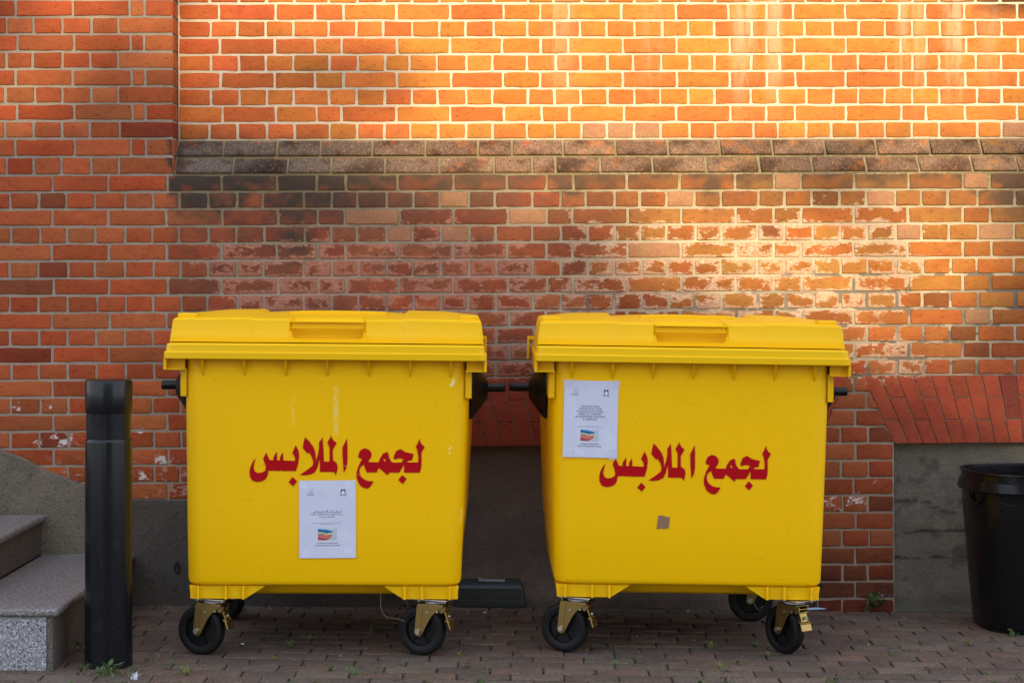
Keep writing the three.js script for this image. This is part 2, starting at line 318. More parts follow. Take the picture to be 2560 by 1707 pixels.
    if (w < 0.75 && u < PIER + 0.4) { const k = sstep(0.7, 0.86, samp(NC, u * 1.1, w * 2.1)) * 0.5 * sstep(0.75, 0.6, w); r = mix(r, 0.5, k); g = mix(g, 0.36, k); bl = mix(bl, 0.3, k); }
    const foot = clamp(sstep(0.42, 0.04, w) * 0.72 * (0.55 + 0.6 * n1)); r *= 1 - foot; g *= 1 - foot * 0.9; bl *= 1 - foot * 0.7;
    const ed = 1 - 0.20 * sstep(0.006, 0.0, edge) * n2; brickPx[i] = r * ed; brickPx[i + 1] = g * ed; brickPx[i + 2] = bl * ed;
  }
}
const brickTex = (() => { const d = new Uint8Array(TW * TH * 4); for (let i = 0; i < TW * TH; i++) { d[i * 4] = enc(brickPx[i * 3]); d[i * 4 + 1] = enc(brickPx[i * 3 + 1]); d[i * 4 + 2] = enc(brickPx[i * 3 + 2]); d[i * 4 + 3] = 255; } return finishTex(d, TW, TH, true, true); })();
const mortTex = finishTex(mortPx, TW, TH, true, true);
for (const t of [brickTex, mortTex]) t.wrapS = t.wrapT = THREE.MirroredRepeatWrapping;
const grainTex = dataTex(512, 512, (x, y, c) => { const v = 0.45 * samp(NB, x / 512, y / 512) + 0.35 * samp(NC, x / 512, y / 512) + 0.2 * samp(ND, x / 256, y / 256); c[0] = c[1] = c[2] = v; }, { color: false });
const brickMat = phys({ map: brickTex, roughness: 0.9, specularIntensity: 0.25, bumpMap: scaled(grainTex, TUW / 0.35, THH / 0.35), bumpScale: 0.0016 });
const mortMat = phys({ map: mortTex, roughness: 0.95, specularIntensity: 0.25, bumpMap: scaled(grainTex, TUW / 0.22, THH / 0.22), bumpScale: 0.003 });
const wallUV = (u, w) => [(u - TU0) / TUW, clamp(w, 0.005, TOP) / THH];

function brickGeo(q) {                                        // one uneven, chamfered face; its centre is the mesh's origin
  const cu = (q.u0 + q.u1 + q.t0 + q.t1) / 4, cw = (q.w0 + q.w1) / 2, v = q.kind === 'voussoir';
  const je = v ? 0.0004 : 0.0020, ch = v ? 0.0012 : 0.0028, tilt = [jit(v ? 0.0006 : 0.0016), jit(0.004), jit(0.010)];
  const nx = q.u1 - q.u0 > 0.16 ? 4 : 2, ring = [];
  const cs = [0, 1, 2, 3].map(() => v ? 0.001 : R() < 0.06 ? rr(0.005, 0.009) : rr(0.002, 0.0045));
  const pt = (s, t) => [mix(mix(q.u0, q.t0, t), mix(q.u1, q.t1, t), s), mix(q.w0, q.w1, t)];
  const push = (s, t, du, dw) => { const p = pt(s, t); ring.push([p[0] + du + jit(je), p[1] + dw + jit(je)]); };
  push(0, 0, cs[0], 0); for (let i = 1; i < nx; i++) push(i / nx, 0, 0, 0); push(1, 0, -cs[1], 0);
  push(1, 0, 0, cs[1]); push(1, 0.5, 0, 0); push(1, 1, 0, -cs[2]);
  push(1, 1, -cs[2], 0); for (let i = nx - 1; i > 0; i--) push(i / nx, 1, 0, 0); push(0, 1, cs[3], 0);
  push(0, 1, 0, -cs[3]); push(0, 0.5, 0, 0); push(0, 0, 0, cs[0]);
  const N = ring.length, pos = [], uv = [], idx = [];
  const slope = q.kind === 'slope1' ? [-REC / 2, -REC] : q.kind === 'slope2' ? [0, -REC / 2] : null;
  const depth = (w) => { if (!slope) return q.n; const t = clamp((w - q.w0) / (q.w1 - q.w0)); return mix(slope[0], slope[1], clamp((t - 0.2) / 0.8)) + (q.kind === 'slope1' ? 0.004 : 0); };
  const put = (u, w, dn) => { pos.push(u - cu, w - cw, depth(w) + dn + tilt[0] + tilt[1] * (u - cu) + tilt[2] * (w - cw)); uv.push(...wallUV(u, w)); };
  const inner = ring.map(([u, w]) => [u - Math.sign(u - cu) * ch * (Math.abs(u - cu) > 0.02 ? 1 : 0), w - Math.sign(w - cw) * ch * (Math.abs(w - cw) > 0.01 ? 1 : 0)]);
  if (slope) {                                                // a bent face needs rows across
    const M = 6;
    for (let j = 0; j <= M; j++) for (let i = 0; i <= 4; i++) { const s = i / 4, w = mix(q.w0 + ch, q.w1 - ch, j / M); put(mix(q.u0 + ch, q.u1 - ch, s), w, jit(0.0008)); }
    for (let j = 0; j < M; j++) for (let i = 0; i < 4; i++) { const a = j * 5 + i; idx.push(a, a + 1, a + 6, a, a + 6, a + 5); }
    const rim = []; for (let i = 0; i <= 4; i++) rim.push(i); for (let j = 1; j <= M; j++) rim.push(j * 5 + 4); for (let i = 3; i >= 0; i--) rim.push(M * 5 + i); for (let j = M - 1; j > 0; j--) rim.push(j * 5);
    const b = pos.length / 3;
    rim.forEach((k) => { const u = pos[k * 3] + cu, w = pos[k * 3 + 1] + cw; put(u + Math.sign(u - cu) * ch, w + (w > cw + 0.03 ? ch : w < cw - 0.03 ? -ch : 0), -0.004); });
    rim.forEach((k) => { const u = pos[k * 3] + cu, w = pos[k * 3 + 1] + cw; put(u + Math.sign(u - cu) * ch, w + (w > cw + 0.03 ? ch : w < cw - 0.03 ? -ch : 0), -0.03); });
    const n = rim.length;
    for (let i = 0; i < n; i++) { const k = (i + 1) % n; idx.push(rim[i], b + i, b + k, rim[i], b + k, rim[k], b + i, b + n + i, b + n + k, b + i, b + n + k, b + k); }
  } else {
    put(cu, cw, jit(0.0012));
    inner.forEach(([u, w]) => put(u, w, jit(0.0006)));
    ring.forEach(([u, w]) => put(u, w, -ch));
    ring.forEach(([u, w]) => put(u, w, -0.012));
    for (let i = 0; i < N; i++) {
      const k = (i + 1) % N, a = 1 + i, b = 1 + k;
      idx.push(0, a, b, a, a + N, b + N, a, b + N, b, a + N, a + 2 * N, b + 2 * N, a + N, b + 2 * N, b + N);
    }
  }
  const g = new THREE.BufferGeometry();
  g.setAttribute('position', new THREE.Float32BufferAttribute(pos, 3)); g.setAttribute('uv', new THREE.Float32BufferAttribute(uv, 2)); g.setIndex(idx); g.computeVertexNormals();
  g.userData.c = [cu, cw]; return g;
}
// ---------------------------------------------------------------- the walls
const walls = {
  upper: wallPose(thing('upper_brick_wall', 'sunlit orange brick wall set back above the dark sloping course, white streaks running down it', 'brick wall')),
  pier: wallPose(thing('brick_pier', 'red brick pier at the left edge rising flush past the dark sloping course', 'brick pier')),
  lower: wallPose(thing('lower_brick_wall', 'red brick lower wall behind the yellow bins with peeling pink paint and flat arches', 'brick wall')),
};
function wallSheet(pts, holes, depth, n) {
  const s = new THREE.Shape(pts.map((p) => new THREE.Vector2(...p)));
  for (const h of holes) s.holes.push(new THREE.Path(h.map((p) => new THREE.Vector2(...p))));
  const g = new THREE.ExtrudeGeometry(s, { depth, bevelEnabled: false }); g.translate(0, 0, n - depth);
  const P = g.attributes.position, uv = g.attributes.uv; for (let i = 0; i < P.count; i++) uv.setXY(i, ...wallUV(P.getX(i), P.getY(i)));
  return g;
}
const MR = 0.0045;                                            // mortar lies this far behind the faces
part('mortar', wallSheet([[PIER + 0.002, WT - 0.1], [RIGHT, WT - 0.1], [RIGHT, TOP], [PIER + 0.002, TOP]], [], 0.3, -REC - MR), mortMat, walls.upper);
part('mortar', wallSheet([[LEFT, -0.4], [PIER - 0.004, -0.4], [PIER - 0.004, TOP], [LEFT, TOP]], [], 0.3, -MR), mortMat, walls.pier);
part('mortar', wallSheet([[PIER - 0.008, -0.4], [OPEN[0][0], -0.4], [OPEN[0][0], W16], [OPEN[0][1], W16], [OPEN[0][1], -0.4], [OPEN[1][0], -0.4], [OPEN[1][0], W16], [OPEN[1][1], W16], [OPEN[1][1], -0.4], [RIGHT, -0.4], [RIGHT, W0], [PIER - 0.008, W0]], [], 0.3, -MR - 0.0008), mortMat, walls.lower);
{ // bed of the sloping courses
  const s = [[-0.3, W0 + 0.001], [-MR - 0.003, W0 + 0.001], [-MR - 0.003, W0 + 0.012], [-REC / 2 - 0.008, WM], [-REC / 2 - 0.008, WM + 0.012], [-REC - 0.006, WT + 0.002], [-0.3, WT + 0.003]];
  const g = extr(s.map(([n, w]) => [n, w]), RIGHT - PIER); g.rotateY(Math.PI / 2); g.translate(PIER, 0, 0); g.scale(1, 1, -1);
  const I = g.index; if (I) for (let i = 0; i < I.count; i += 3) { const t = I.getX(i); I.setX(i, I.getX(i + 1)); I.setX(i + 1, t); }
  const P = g.attributes.position, uv = g.attributes.uv; for (let i = 0; i < P.count; i++) uv.setXY(i, ...wallUV(P.getX(i), P.getY(i)));
  g.computeVertexNormals(); part('mortar_bed', g, mortMat, walls.lower);
}
const wallPhoto = (u, w, n) => { const d = DW - n + Math.sin(YAW) * u; return [1280 + F * u / d, HY + F * (EYE - w - u * ROLL) / d]; };
const CURVE = [[-330, 985], [-120, 1072], [0, 1121], [65, 1146], [110, 1171], [160, 1190], [216, 1215], [270, 1238], [334, 1246], [420, 1248], [1015, 1256]].map(([x, y]) => uw(x, y));
const curveAt = (u) => { for (let i = 0; i + 1 < CURVE.length; i++) if (u < CURVE[i + 1][0]) return mix(CURVE[i][1], CURVE[i + 1][1], clamp((u - CURVE[i][0]) / (CURVE[i + 1][0] - CURVE[i][0]))); return -1; };
const rest = { upper: [], pier: [], lower: [] };
for (const q of bricks) {
  const g = brickGeo(q), [cu, cw] = g.userData.c;
  const a = wallPhoto(Math.min(q.u0, q.t0), q.w1, q.n), b = wallPhoto(Math.max(q.u1, q.t1), q.w0, q.n);
  const inside = (x0, x1, y0, y1) => a[0] > x0 && b[0] < x1 && a[1] > y0 && b[1] < y1;
  const seen = b[0] > 1 && a[0] < 2559 && b[1] > 1 && a[1] < 1706 && !inside(470, 1172, 800, 1800) && !inside(1352, 2040, 805, 1800) && !(q.w1 < curveAt(q.u0) && q.w1 < curveAt(q.u1));
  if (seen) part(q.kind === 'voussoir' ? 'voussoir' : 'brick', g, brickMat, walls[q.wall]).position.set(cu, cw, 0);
  else { g.translate(cu, cw, 0); rest[q.wall].push(g); }
}
for (const k in rest) if (rest[k].length) tag(part('brick', mergeGeometries(rest[k]), brickMat, walls[k]), null, null, null, 'stuff');

// side faces of the pier above the offset: the bricks' ends
{
  const gs = []; for (let k = 0; upLine(k - 2) < TOP; k++) { const w0 = k < 2 ? mix(W0, WT, k / 2) : upLine(k - 2), w1 = k < 1 ? WM : k < 2 ? WT : upLine(k - 1); const g = bx(0.012, w1 - w0 - 2 * J, 0.106, PIER - 0.0055, (w0 + w1) / 2, -0.057, 0.003); const P = g.attributes.position, uv = g.attributes.uv; for (let i = 0; i < P.count; i++) uv.setXY(i, ...wallUV(PIER - 0.06 + P.getZ(i), P.getY(i))); gs.push(g); }
  tag(part('brick_end', merged(gs), brickMat, walls.pier), null, null, null, 'stuff');
}

// ---------------------------------------------------------------- concrete
const concTex = dataTex(1024, 1024, (x, y, c) => {
  const u = x / 1024, v = y / 1024, n = samp(NA, u, v), m = samp(NB, u * 2, v * 2), s = samp(ND, u * 4, v * 4);
  let k = mix(0.75, 1.2, n) * mix(0.9, 1.1, m) * mix(0.82, 1.12, s); if (samp(NC, u * 3, v * 3) > 0.87) k *= 0.6;
  c[0] = 0.60 * k; c[1] = 0.56 * k; c[2] = 0.50 * k;
});
const metreUV = (g, s = 1) => { const P = g.attributes.position, N = g.attributes.normal, uv = []; for (let i = 0; i < P.count; i++) { const ax = Math.abs(N.getX(i)), ay = Math.abs(N.getY(i)), az = Math.abs(N.getZ(i)); uv.push(...(az >= ax && az >= ay ? [P.getX(i) * s, P.getY(i) * s] : ay >= ax ? [P.getX(i) * s, P.getZ(i) * s] : [P.getZ(i) * s, P.getY(i) * s])); } g.setAttribute('uv', new THREE.Float32BufferAttribute(uv, 2)); return g; };
const grain1 = scaled(grainTex, 3, 3);
const concMat = (c, rough = 0.92, b = 0.004) => std({ map: concTex, color: c, roughness: rough, bumpMap: grain1, bumpScale: b });
{
  const t = wallPose(thing('concrete_plinth', 'grey cement render at the wall foot, curving up to the left behind the bollard', 'plinth'));
  const end = OPEN[0][0] - 0.02, sx = uw(300, 1400)[0];
  const spl = new THREE.SplineCurve(CURVE.slice(0, 9).map((p) => new THREE.Vector2(...p))).getPoints(50).map((p) => [p.x, p.y]);
  const all = [...spl, ...CURVE.slice(9)];
  const leftPts = all.filter((p) => p[0] < sx), rightPts = all.filter((p) => p[0] > sx), cutW = curveAt(sx);
  part('string_wall', metreUV(extr([[CURVE[0][0], -0.3], [sx, -0.3], [sx, cutW], ...leftPts.reverse()], 0.034, 0.004)), std({ map: concTex, color: rgb(0.30, 0.265, 0.21), roughness: 0.95, bumpMap: scaled(grainTex, 5, 5), bumpScale: 0.006 }), t).position.z = 0.004;
  part('render_coat', metreUV(extr([[sx + 0.001, -0.3], [end, -0.3], [end, CURVE[10][1]], ...rightPts.reverse(), [sx + 0.001, cutW]], 0.026, 0.004)), concMat(rgb(0.13, 0.12, 0.108)), t).position.z = 0.004;
  const ring = new THREE.TorusGeometry(0.02, 0.004, 8, 20); ring.scale(0.55, 1.1, 1); const p = uw(445, 1415);
  part('iron_ring', ring, std({ color: rgb(0.02, 0.02, 0.02), roughness: 0.5, metalness: 0.7 }), t).position.set(p[0], p[1], 0.042);
}
const stainTex = (seed, base, lines) => dataTex(512, 512, (x, y, c) => {
  const u = x / 512, v = y / 512, n = samp(NA, u * 0.8 + seed, v * 0.8), m = samp(NB, u * 1.5 + seed, v * 1.5), s = samp(ND, u * 3, v * 3);
  let k = mix(0.72, 1.22, n) * mix(0.9, 1.1, s);
  for (const l of lines) { const d = Math.abs(v - l - (m - 0.5) * 0.03 - (n - 0.5) * 0.02); k *= 1 - 0.55 * Math.exp(-d * 200) * sstep(0.2, 0.5, m) - 0.42 * Math.exp(-d * 40) * sstep(0.3, 0.8, m); }
  if (lines.length) k *= 1 - 0.4 * sstep(0.62, 0.85, samp(NB, u * 0.9 + 0.15, v * 0.9)) ;
  k *= 1 + 0.35 * sstep(0.86, 1, v) * m; if (samp(NB, u * 1.1 + seed, v * 1.1) > 0.78) k *= 1.12;
  k *= mix(0.7, 1, sstep(0, 0.08, v));
  c[0] = base[0] * k; c[1] = base[1] * k; c[2] = base[2] * k;
}, { wrap: false });
OPEN.forEach(([a, b], i) => {
  const tex = stainTex(i * 3.7, i ? [0.165, 0.148, 0.112] : [0.20, 0.155, 0.125], i ? [0.27, 0.43, 0.62] : []); tex.wrapS = tex.wrapT = THREE.MirroredRepeatWrapping;
  const g = new THREE.BoxGeometry(b - a + 0.02, W16 + 0.4, 0.1);
  const P = g.attributes.position, uv = g.attributes.uv; for (let k = 0; k < P.count; k++) uv.setXY(k, (P.getX(k) + (b - a) / 2) / (W16 + 0.1), (P.getY(k) + (W16 + 0.4) / 2 - 0.4) / W16);
  g.translate((a + b) / 2, (W16 - 0.4) / 2 - 0.003, -0.05 - (i ? 0.07 : 0.06));
  tag(part('infill_panel', g, std({ map: tex, roughness: 0.95, bumpMap: scaled(grainTex, 2, 2), bumpScale: 0.005 }), walls.lower), i ? 'grey-green concrete panel with dark joint lines under the right arch' : 'dark brown concrete panel between the bins');
  const j = bx(0.1, W16 + 0.3, 0.14, a - 0.052, (W16 - 0.3) / 2, -0.076); const k2 = bx(0.1, W16 + 0.3, 0.14, b + 0.052, (W16 - 0.3) / 2, -0.076);
  [j, k2].forEach((q) => { const P2 = q.attributes.position, u2 = q.attributes.uv; for (let m = 0; m < P2.count; m++) u2.setXY(m, ...wallUV(P2.getX(m) + P2.getZ(m), P2.getY(m))); part('jamb', q, brickMat, walls.lower); });
});

// ---------------------------------------------------------------- ground and paving
const paveTex = dataTex(1024, 1024, (x, y, c) => {
  const u = x / 1024, v = y / 1024; let k = mix(0.72, 1.25, samp(NA, u, v)) * mix(0.85, 1.15, samp(NB, u * 3, v * 3)) * mix(0.75, 1.2, samp(ND, u * 4, v * 4));
  const sp = samp(ND, u * 2 + 0.37, v * 2 + 0.11), q = sstep(0.74, 0.86, sp);
  c[0] = mix(0.52 * k, 1.0, q * 0.8); c[1] = mix(0.50 * k, 1.0, q * 0.8); c[2] = mix(0.49 * k, 1.0, q * 0.8);
});
{
  const g = new THREE.PlaneGeometry(160, 160); g.rotateX(-Math.PI / 2); metreUV(g, 0.5); g.translate(0, -0.06, 20);
  const m = part('ground', g, std({ map: paveTex, color: rgb(0.13, 0.125, 0.12), roughness: 0.95 }), scene); m.rotation.z = GT; tag(m, 'ground of the yard under the paving', 'ground', null, 'structure');
}
const pave = new THREE.Group(); pave.name = 'pavement'; pave.rotation.z = GT; scene.add(pave); tag(pave, 'dark brown block paving in running courses with weeds in the joints', 'pavement', null, 'structure');
const jointSpots = [];
{
  const bed = new THREE.PlaneGeometry(9, 11.2); bed.rotateX(-Math.PI / 2); bed.translate(0, -0.014, 5.4); metreUV(bed, 2.0);
  const bedTex = dataTex(512, 512, (x, y, c) => { const n = samp(NB, x / 512, y / 512), s = samp(ND, x / 256, y / 256), moss = sstep(0.55, 0.75, samp(NA, x / 512 * 2, y / 512 * 2)); const k = mix(0.5, 1.4, n) * mix(0.6, 1.4, s); c[0] = mix(0.10, 0.085, moss) * k; c[1] = mix(0.072, 0.092, moss) * k; c[2] = mix(0.05, 0.03, moss) * k; });
  part('joint_sand', bed, std({ map: bedTex, roughness: 1, bumpMap: scaled(grainTex, 4, 4), bumpScale: 0.008 }), pave);
  const mats = [0, 1, 2, 3, 4].map((i) => std({ map: paveTex, color: [rgb(0.190, 0.133, 0.093), rgb(0.218, 0.160, 0.117), rgb(0.154, 0.109, 0.080), rgb(0.205, 0.130, 0.087), rgb(0.180, 0.138, 0.103)][i], roughness: 0.9, bumpMap: scaled(grainTex, 4, 4), bumpScale: 0.004 }));
  const L = 0.205, WD = 0.1025, list = [];
  for (let r = 0; r < 96; r++) {
    const z = -0.02 + (r + 0.5) * WD, off = ((r % 2) ? 0.5 : 0) * L + 0.02 * Math.sin(r * 1.7);
    for (let x = -4; x < 4; x += L) {
      const cx = x + off + L / 2, d = DW - z, far = cx * F / d, Y = HY + F * (EYE - gy(cx)) / d;
      list.push({ cx, z, seen: Math.abs(far) < 1280 + 70 && Y < 1725 && d > 2, d });
      if (Math.abs(far) < 1350 && d > 5.9) jointSpots.push([cx - L / 2, z, d], [cx, z - WD / 2, d]);
    }
  }
  const bins = (q) => { const X = 1280 + F * q.cx / q.d; return q.cx > -1.25 && q.cx < 1.25 && q.z < 0.62 ? 1 : 0; };
  const vis = list.filter((q) => q.seen).sort((a, b) => bins(a) - bins(b) || a.d - b.d);
  const chosen = new Set(vis.slice(0, 300)), other = [];
  function paver() {
    const a = L / 2 - rr(0.0014, 0.0032), b = WD / 2 - rr(0.0045, 0.0068), ring = [], ch = 0.0045;
    const P = [[-a, -b], [-a / 3, -b], [a / 3, -b], [a, -b], [a, 0], [a, b], [a / 3, b], [-a / 3, b], [-a, b], [-a, 0]];
    for (const [x, y] of P) ring.push([x + jit(0.0014), y + jit(0.0014)]);
    const pos = [0, jit(0.001), 0], idx = [], N = ring.length, t = [jit(0.0016), jit(0.012), jit(0.02)];
    const put = (x, y, h) => pos.push(x, h + t[0] + t[1] * x + t[2] * y, y);
    ring.forEach(([x, y]) => put(x * (1 - ch / a), y * (1 - ch / b), 0)); ring.forEach(([x, y]) => put(x, y, -ch)); ring.forEach(([x, y]) => put(x, y, -0.03));
    for (let i = 0; i < N; i++) { const k = (i + 1) % N, p = 1 + i, q = 1 + k; idx.push(0, q, p, p, q + N, p + N, p, q, q + N, p + N, q + 2 * N, p + 2 * N, p + N, q + N, q + 2 * N); }
    const g = new THREE.BufferGeometry(); g.setAttribute('position', new THREE.Float32BufferAttribute(pos, 3)); g.setIndex(idx); g.computeVertexNormals();
    const du = R() * 7, dv = R() * 7, uv = []; for (let i = 0; i < pos.length; i += 3) uv.push((pos[i] + du) * 1.6, (pos[i + 2] + dv) * 1.6); g.setAttribute('uv', new THREE.Float32BufferAttribute(uv, 2)); return g;
  }
  const vari = Array.from({ length: 28 }, paver), mat5 = mats.map(() => []);
  for (const q of list) {
    const g = vari[R() * 28 | 0], m = R() * 5 | 0, ry = jit(0.006) + (R() < 0.5 ? Math.PI : 0), dx = jit(0.0012);
    if (chosen.has(q)) { const p = part('paving_block', g, mats[m], pave); p.position.set(q.cx + dx, 0, q.z); p.rotation.y = ry; }
    else { const c = g.clone(); c.rotateY(ry); c.translate(q.cx + dx, 0, q.z); mat5[m].push(c); }
  }
  mat5.forEach((l, i) => { if (l.length) tag(part('paving_block', mergeGeometries(l), mats[i], pave), null, null, null, 'stuff'); });
}

// ---------------------------------------------------------------- granite steps
const granTex = (base, dark, light) => dataTex(512, 512, (x, y, c) => {
  const u = x / 512, v = y / 512, a = samp(ND, u * 1.0, v * 1.0), b = samp(NC, u * 1.2 + 0.3, v * 1.2), n = samp(NA, u, v);
  const d = sstep(0.62, 0.72, a), l = sstep(0.6, 0.75, b);
  for (let k = 0; k < 3; k++) c[k] = mix(mix(base[k] * mix(0.85, 1.1, n), light[k], l * 0.7), dark[k], d * 0.85);
});
{
  const c0 = at(130, 1678, F * (EYE - 0.023) / 978), d0 = DW - c0.z;                      // foot of the near right corner
  const t = thing('granite_steps', 'speckled grey granite steps climbing left beside the black bollard', 'steps', [c0.x, gy(c0.x), c0.z]);
  const face = granTex([0.29, 0.29, 0.30], [0.03, 0.032, 0.04], [0.62, 0.62, 0.63]);
  const treadT = granTex([0.175, 0.160, 0.147], [0.05, 0.046, 0.044], [0.36, 0.34, 0.32]);
  const mF = std({ map: scaled(face, 4.6, 4.6), roughness: 0.38 }), mT = std({ map: scaled(treadT, 4, 4), roughness: 0.62 }), mR = std({ map: scaled(treadT, 4, 4), color: rgb(0.55, 0.5, 0.46), roughness: 0.6 });
  const H1 = EYE - (1522 - HY) * d0 / F - gy(c0.x), zb = -c0.z + 0.035, D = -zb + 0.0;     // depth back to the string wall
  const going = 0.40, H2 = H1 + 0.18, len = D;
  for (let k = 0; k < 4; k++) {
    const h1 = k ? H1 + 0.18 * k : H1, hb = k ? H1 + 0.18 * (k - 1) : 0, x = -going * k;
    part('tread', metreUV(bx(k < 3 ? going + 0.02 : 1.2, 0.03, len + 0.012, x - (k < 3 ? going / 2 : 0.6) + 0.012, h1 - 0.015, -len / 2 + 0.006, 0.012)), mT, t);
    part('riser', metreUV(bx(0.022, h1 - hb - 0.03, len - 0.002, x - 0.011, (h1 - 0.03 + hb) / 2, -len / 2 - 0.001, 0.003)), mR, t);
    part('side_panel', metreUV(bx(going - 0.024, h1 - 0.031, 0.024, x - 0.024 - (going - 0.024) / 2, (h1 - 0.031) / 2, -0.014, 0.003)), mF, t);
    part('core', metreUV(bx(going - 0.03, h1 - 0.04, len - 0.05, x - 0.024 - (going - 0.03) / 2, (h1 - 0.04) / 2, -len / 2 - 0.01)), mR, t);
  }
}

// ---------------------------------------------------------------- bollard
const scuffTex = dataTex(512, 512, (x, y, c) => { const u = x / 512, v = y / 512, s = samp(NC, u * 0.6, v * 2.2), n = samp(NA, u, v), q = sstep(0.78, 0.9, s * 0.7 + n * 0.3); const k = mix(0.35, 0.6, n) - 0.1 * samp(ND, u, v) + q * 0.2; c[0] = c[1] = c[2] = k; }, { color: false });
{
  const d = F * (EYE - 0.02) / 976, p = at(270.5, 1676, d + 0.09), r = 0.0895, H = 1.105;
  const t = thing('bollard', 'scuffed black plastic bollard with grooved neck beside the granite steps', 'bollard', [p.x, gy(p.x), p.z]);
  const m = phys({ color: rgb(0.005, 0.006, 0.008), specularIntensity: 0.6, roughness: 0.55, roughnessMap: scuffTex, clearcoat: 0.12, clearcoatRoughness: 0.3 });
  const yCap = H - 0.128, yNeck = yCap - 0.1;
  const lat = (pts) => toCreasedNormals(new THREE.LatheGeometry(pts.map((q) => new THREE.Vector2(...q)), 56), 0.7);
  part('post', lat([[0.001, -0.03], [r + 0.002, -0.03], [r + 0.002, 0.05], [r, 0.4], [r - 0.0005, yNeck - 0.012], [r - 0.0015, yNeck - 0.003], [r - 0.0045, yNeck]]), m, t);
  part('neck', lat([[r - 0.0045, yNeck - 0.004], [r - 0.0045, yCap + 0.004]]), m, t);
  part('cap', lat([[r - 0.008, yCap - 0.001], [r - 0.001, yCap], [r, yCap + 0.003], [r + 0.0005, H - 0.007], [r - 0.002, H - 0.002], [r - 0.007, H], [0.001, H + 0.002]]), m, t);
}

// ---------------------------------------------------------------- yellow bins
function rrect(hx, zf, zb, r, n = 6) {                        // rounded rectangle, counter-clockwise seen from above (x right, z toward the viewer)
  const p = [], q = [[hx - r, zf - r, 0], [hx - r, zb + r, -1], [-hx + r, zb + r, -2], [-hx + r, zf - r, -3]];
  for (const [x, z, k] of q) for (let i = 0; i <= n; i++) { const a = Math.PI / 2 + k * Math.PI / 2 - i / n * Math.PI / 2; p.push([x + r * Math.cos(a), z + r * Math.sin(a)]); }
  return p;
}
function loft(rings, crease = 0.5, capTop = true, capBottom = true) { // rings: [{y, p}] from the bottom up
  const N = rings[0].p.length, pos = [], idx = [];
  for (const r of rings) for (const [x, z] of r.p) pos.push(x, r.y, z);
  for (let j = 0; j + 1 < rings.length; j++) for (let i = 0; i < N; i++) { const a = j * N + i, b = j * N + (i + 1) % N; idx.push(a, a + N, b, b, a + N, b + N); }
  const fan = (j, up) => { const c = pos.length / 3, r = rings[j]; pos.push(0, r.y, (r.p[0][1] + r.p[N / 2][1]) / 2); for (let i = 0; i < N; i++) { const a = j * N + i, b = j * N + (i + 1) % N; idx.push(...(up ? [c, b, a] : [c, a, b])); } };
  if (capTop) fan(rings.length - 1, true); if (capBottom) fan(0, false);
  const g = new THREE.BufferGeometry(); g.setAttribute('position', new THREE.Float32BufferAttribute(pos, 3)); g.setIndex(idx);
  const uv = []; for (let i = 0; i < pos.length; i += 3) uv.push(pos[i] / 1.3 + 0.5, pos[i + 1] / 1.3); g.setAttribute('uv', new THREE.Float32BufferAttribute(uv, 2));
  return toCreasedNormals(g, crease);
}
const YEL = 'rgb(236,186,0)', SKIN = 'rgb(244,190,0)';
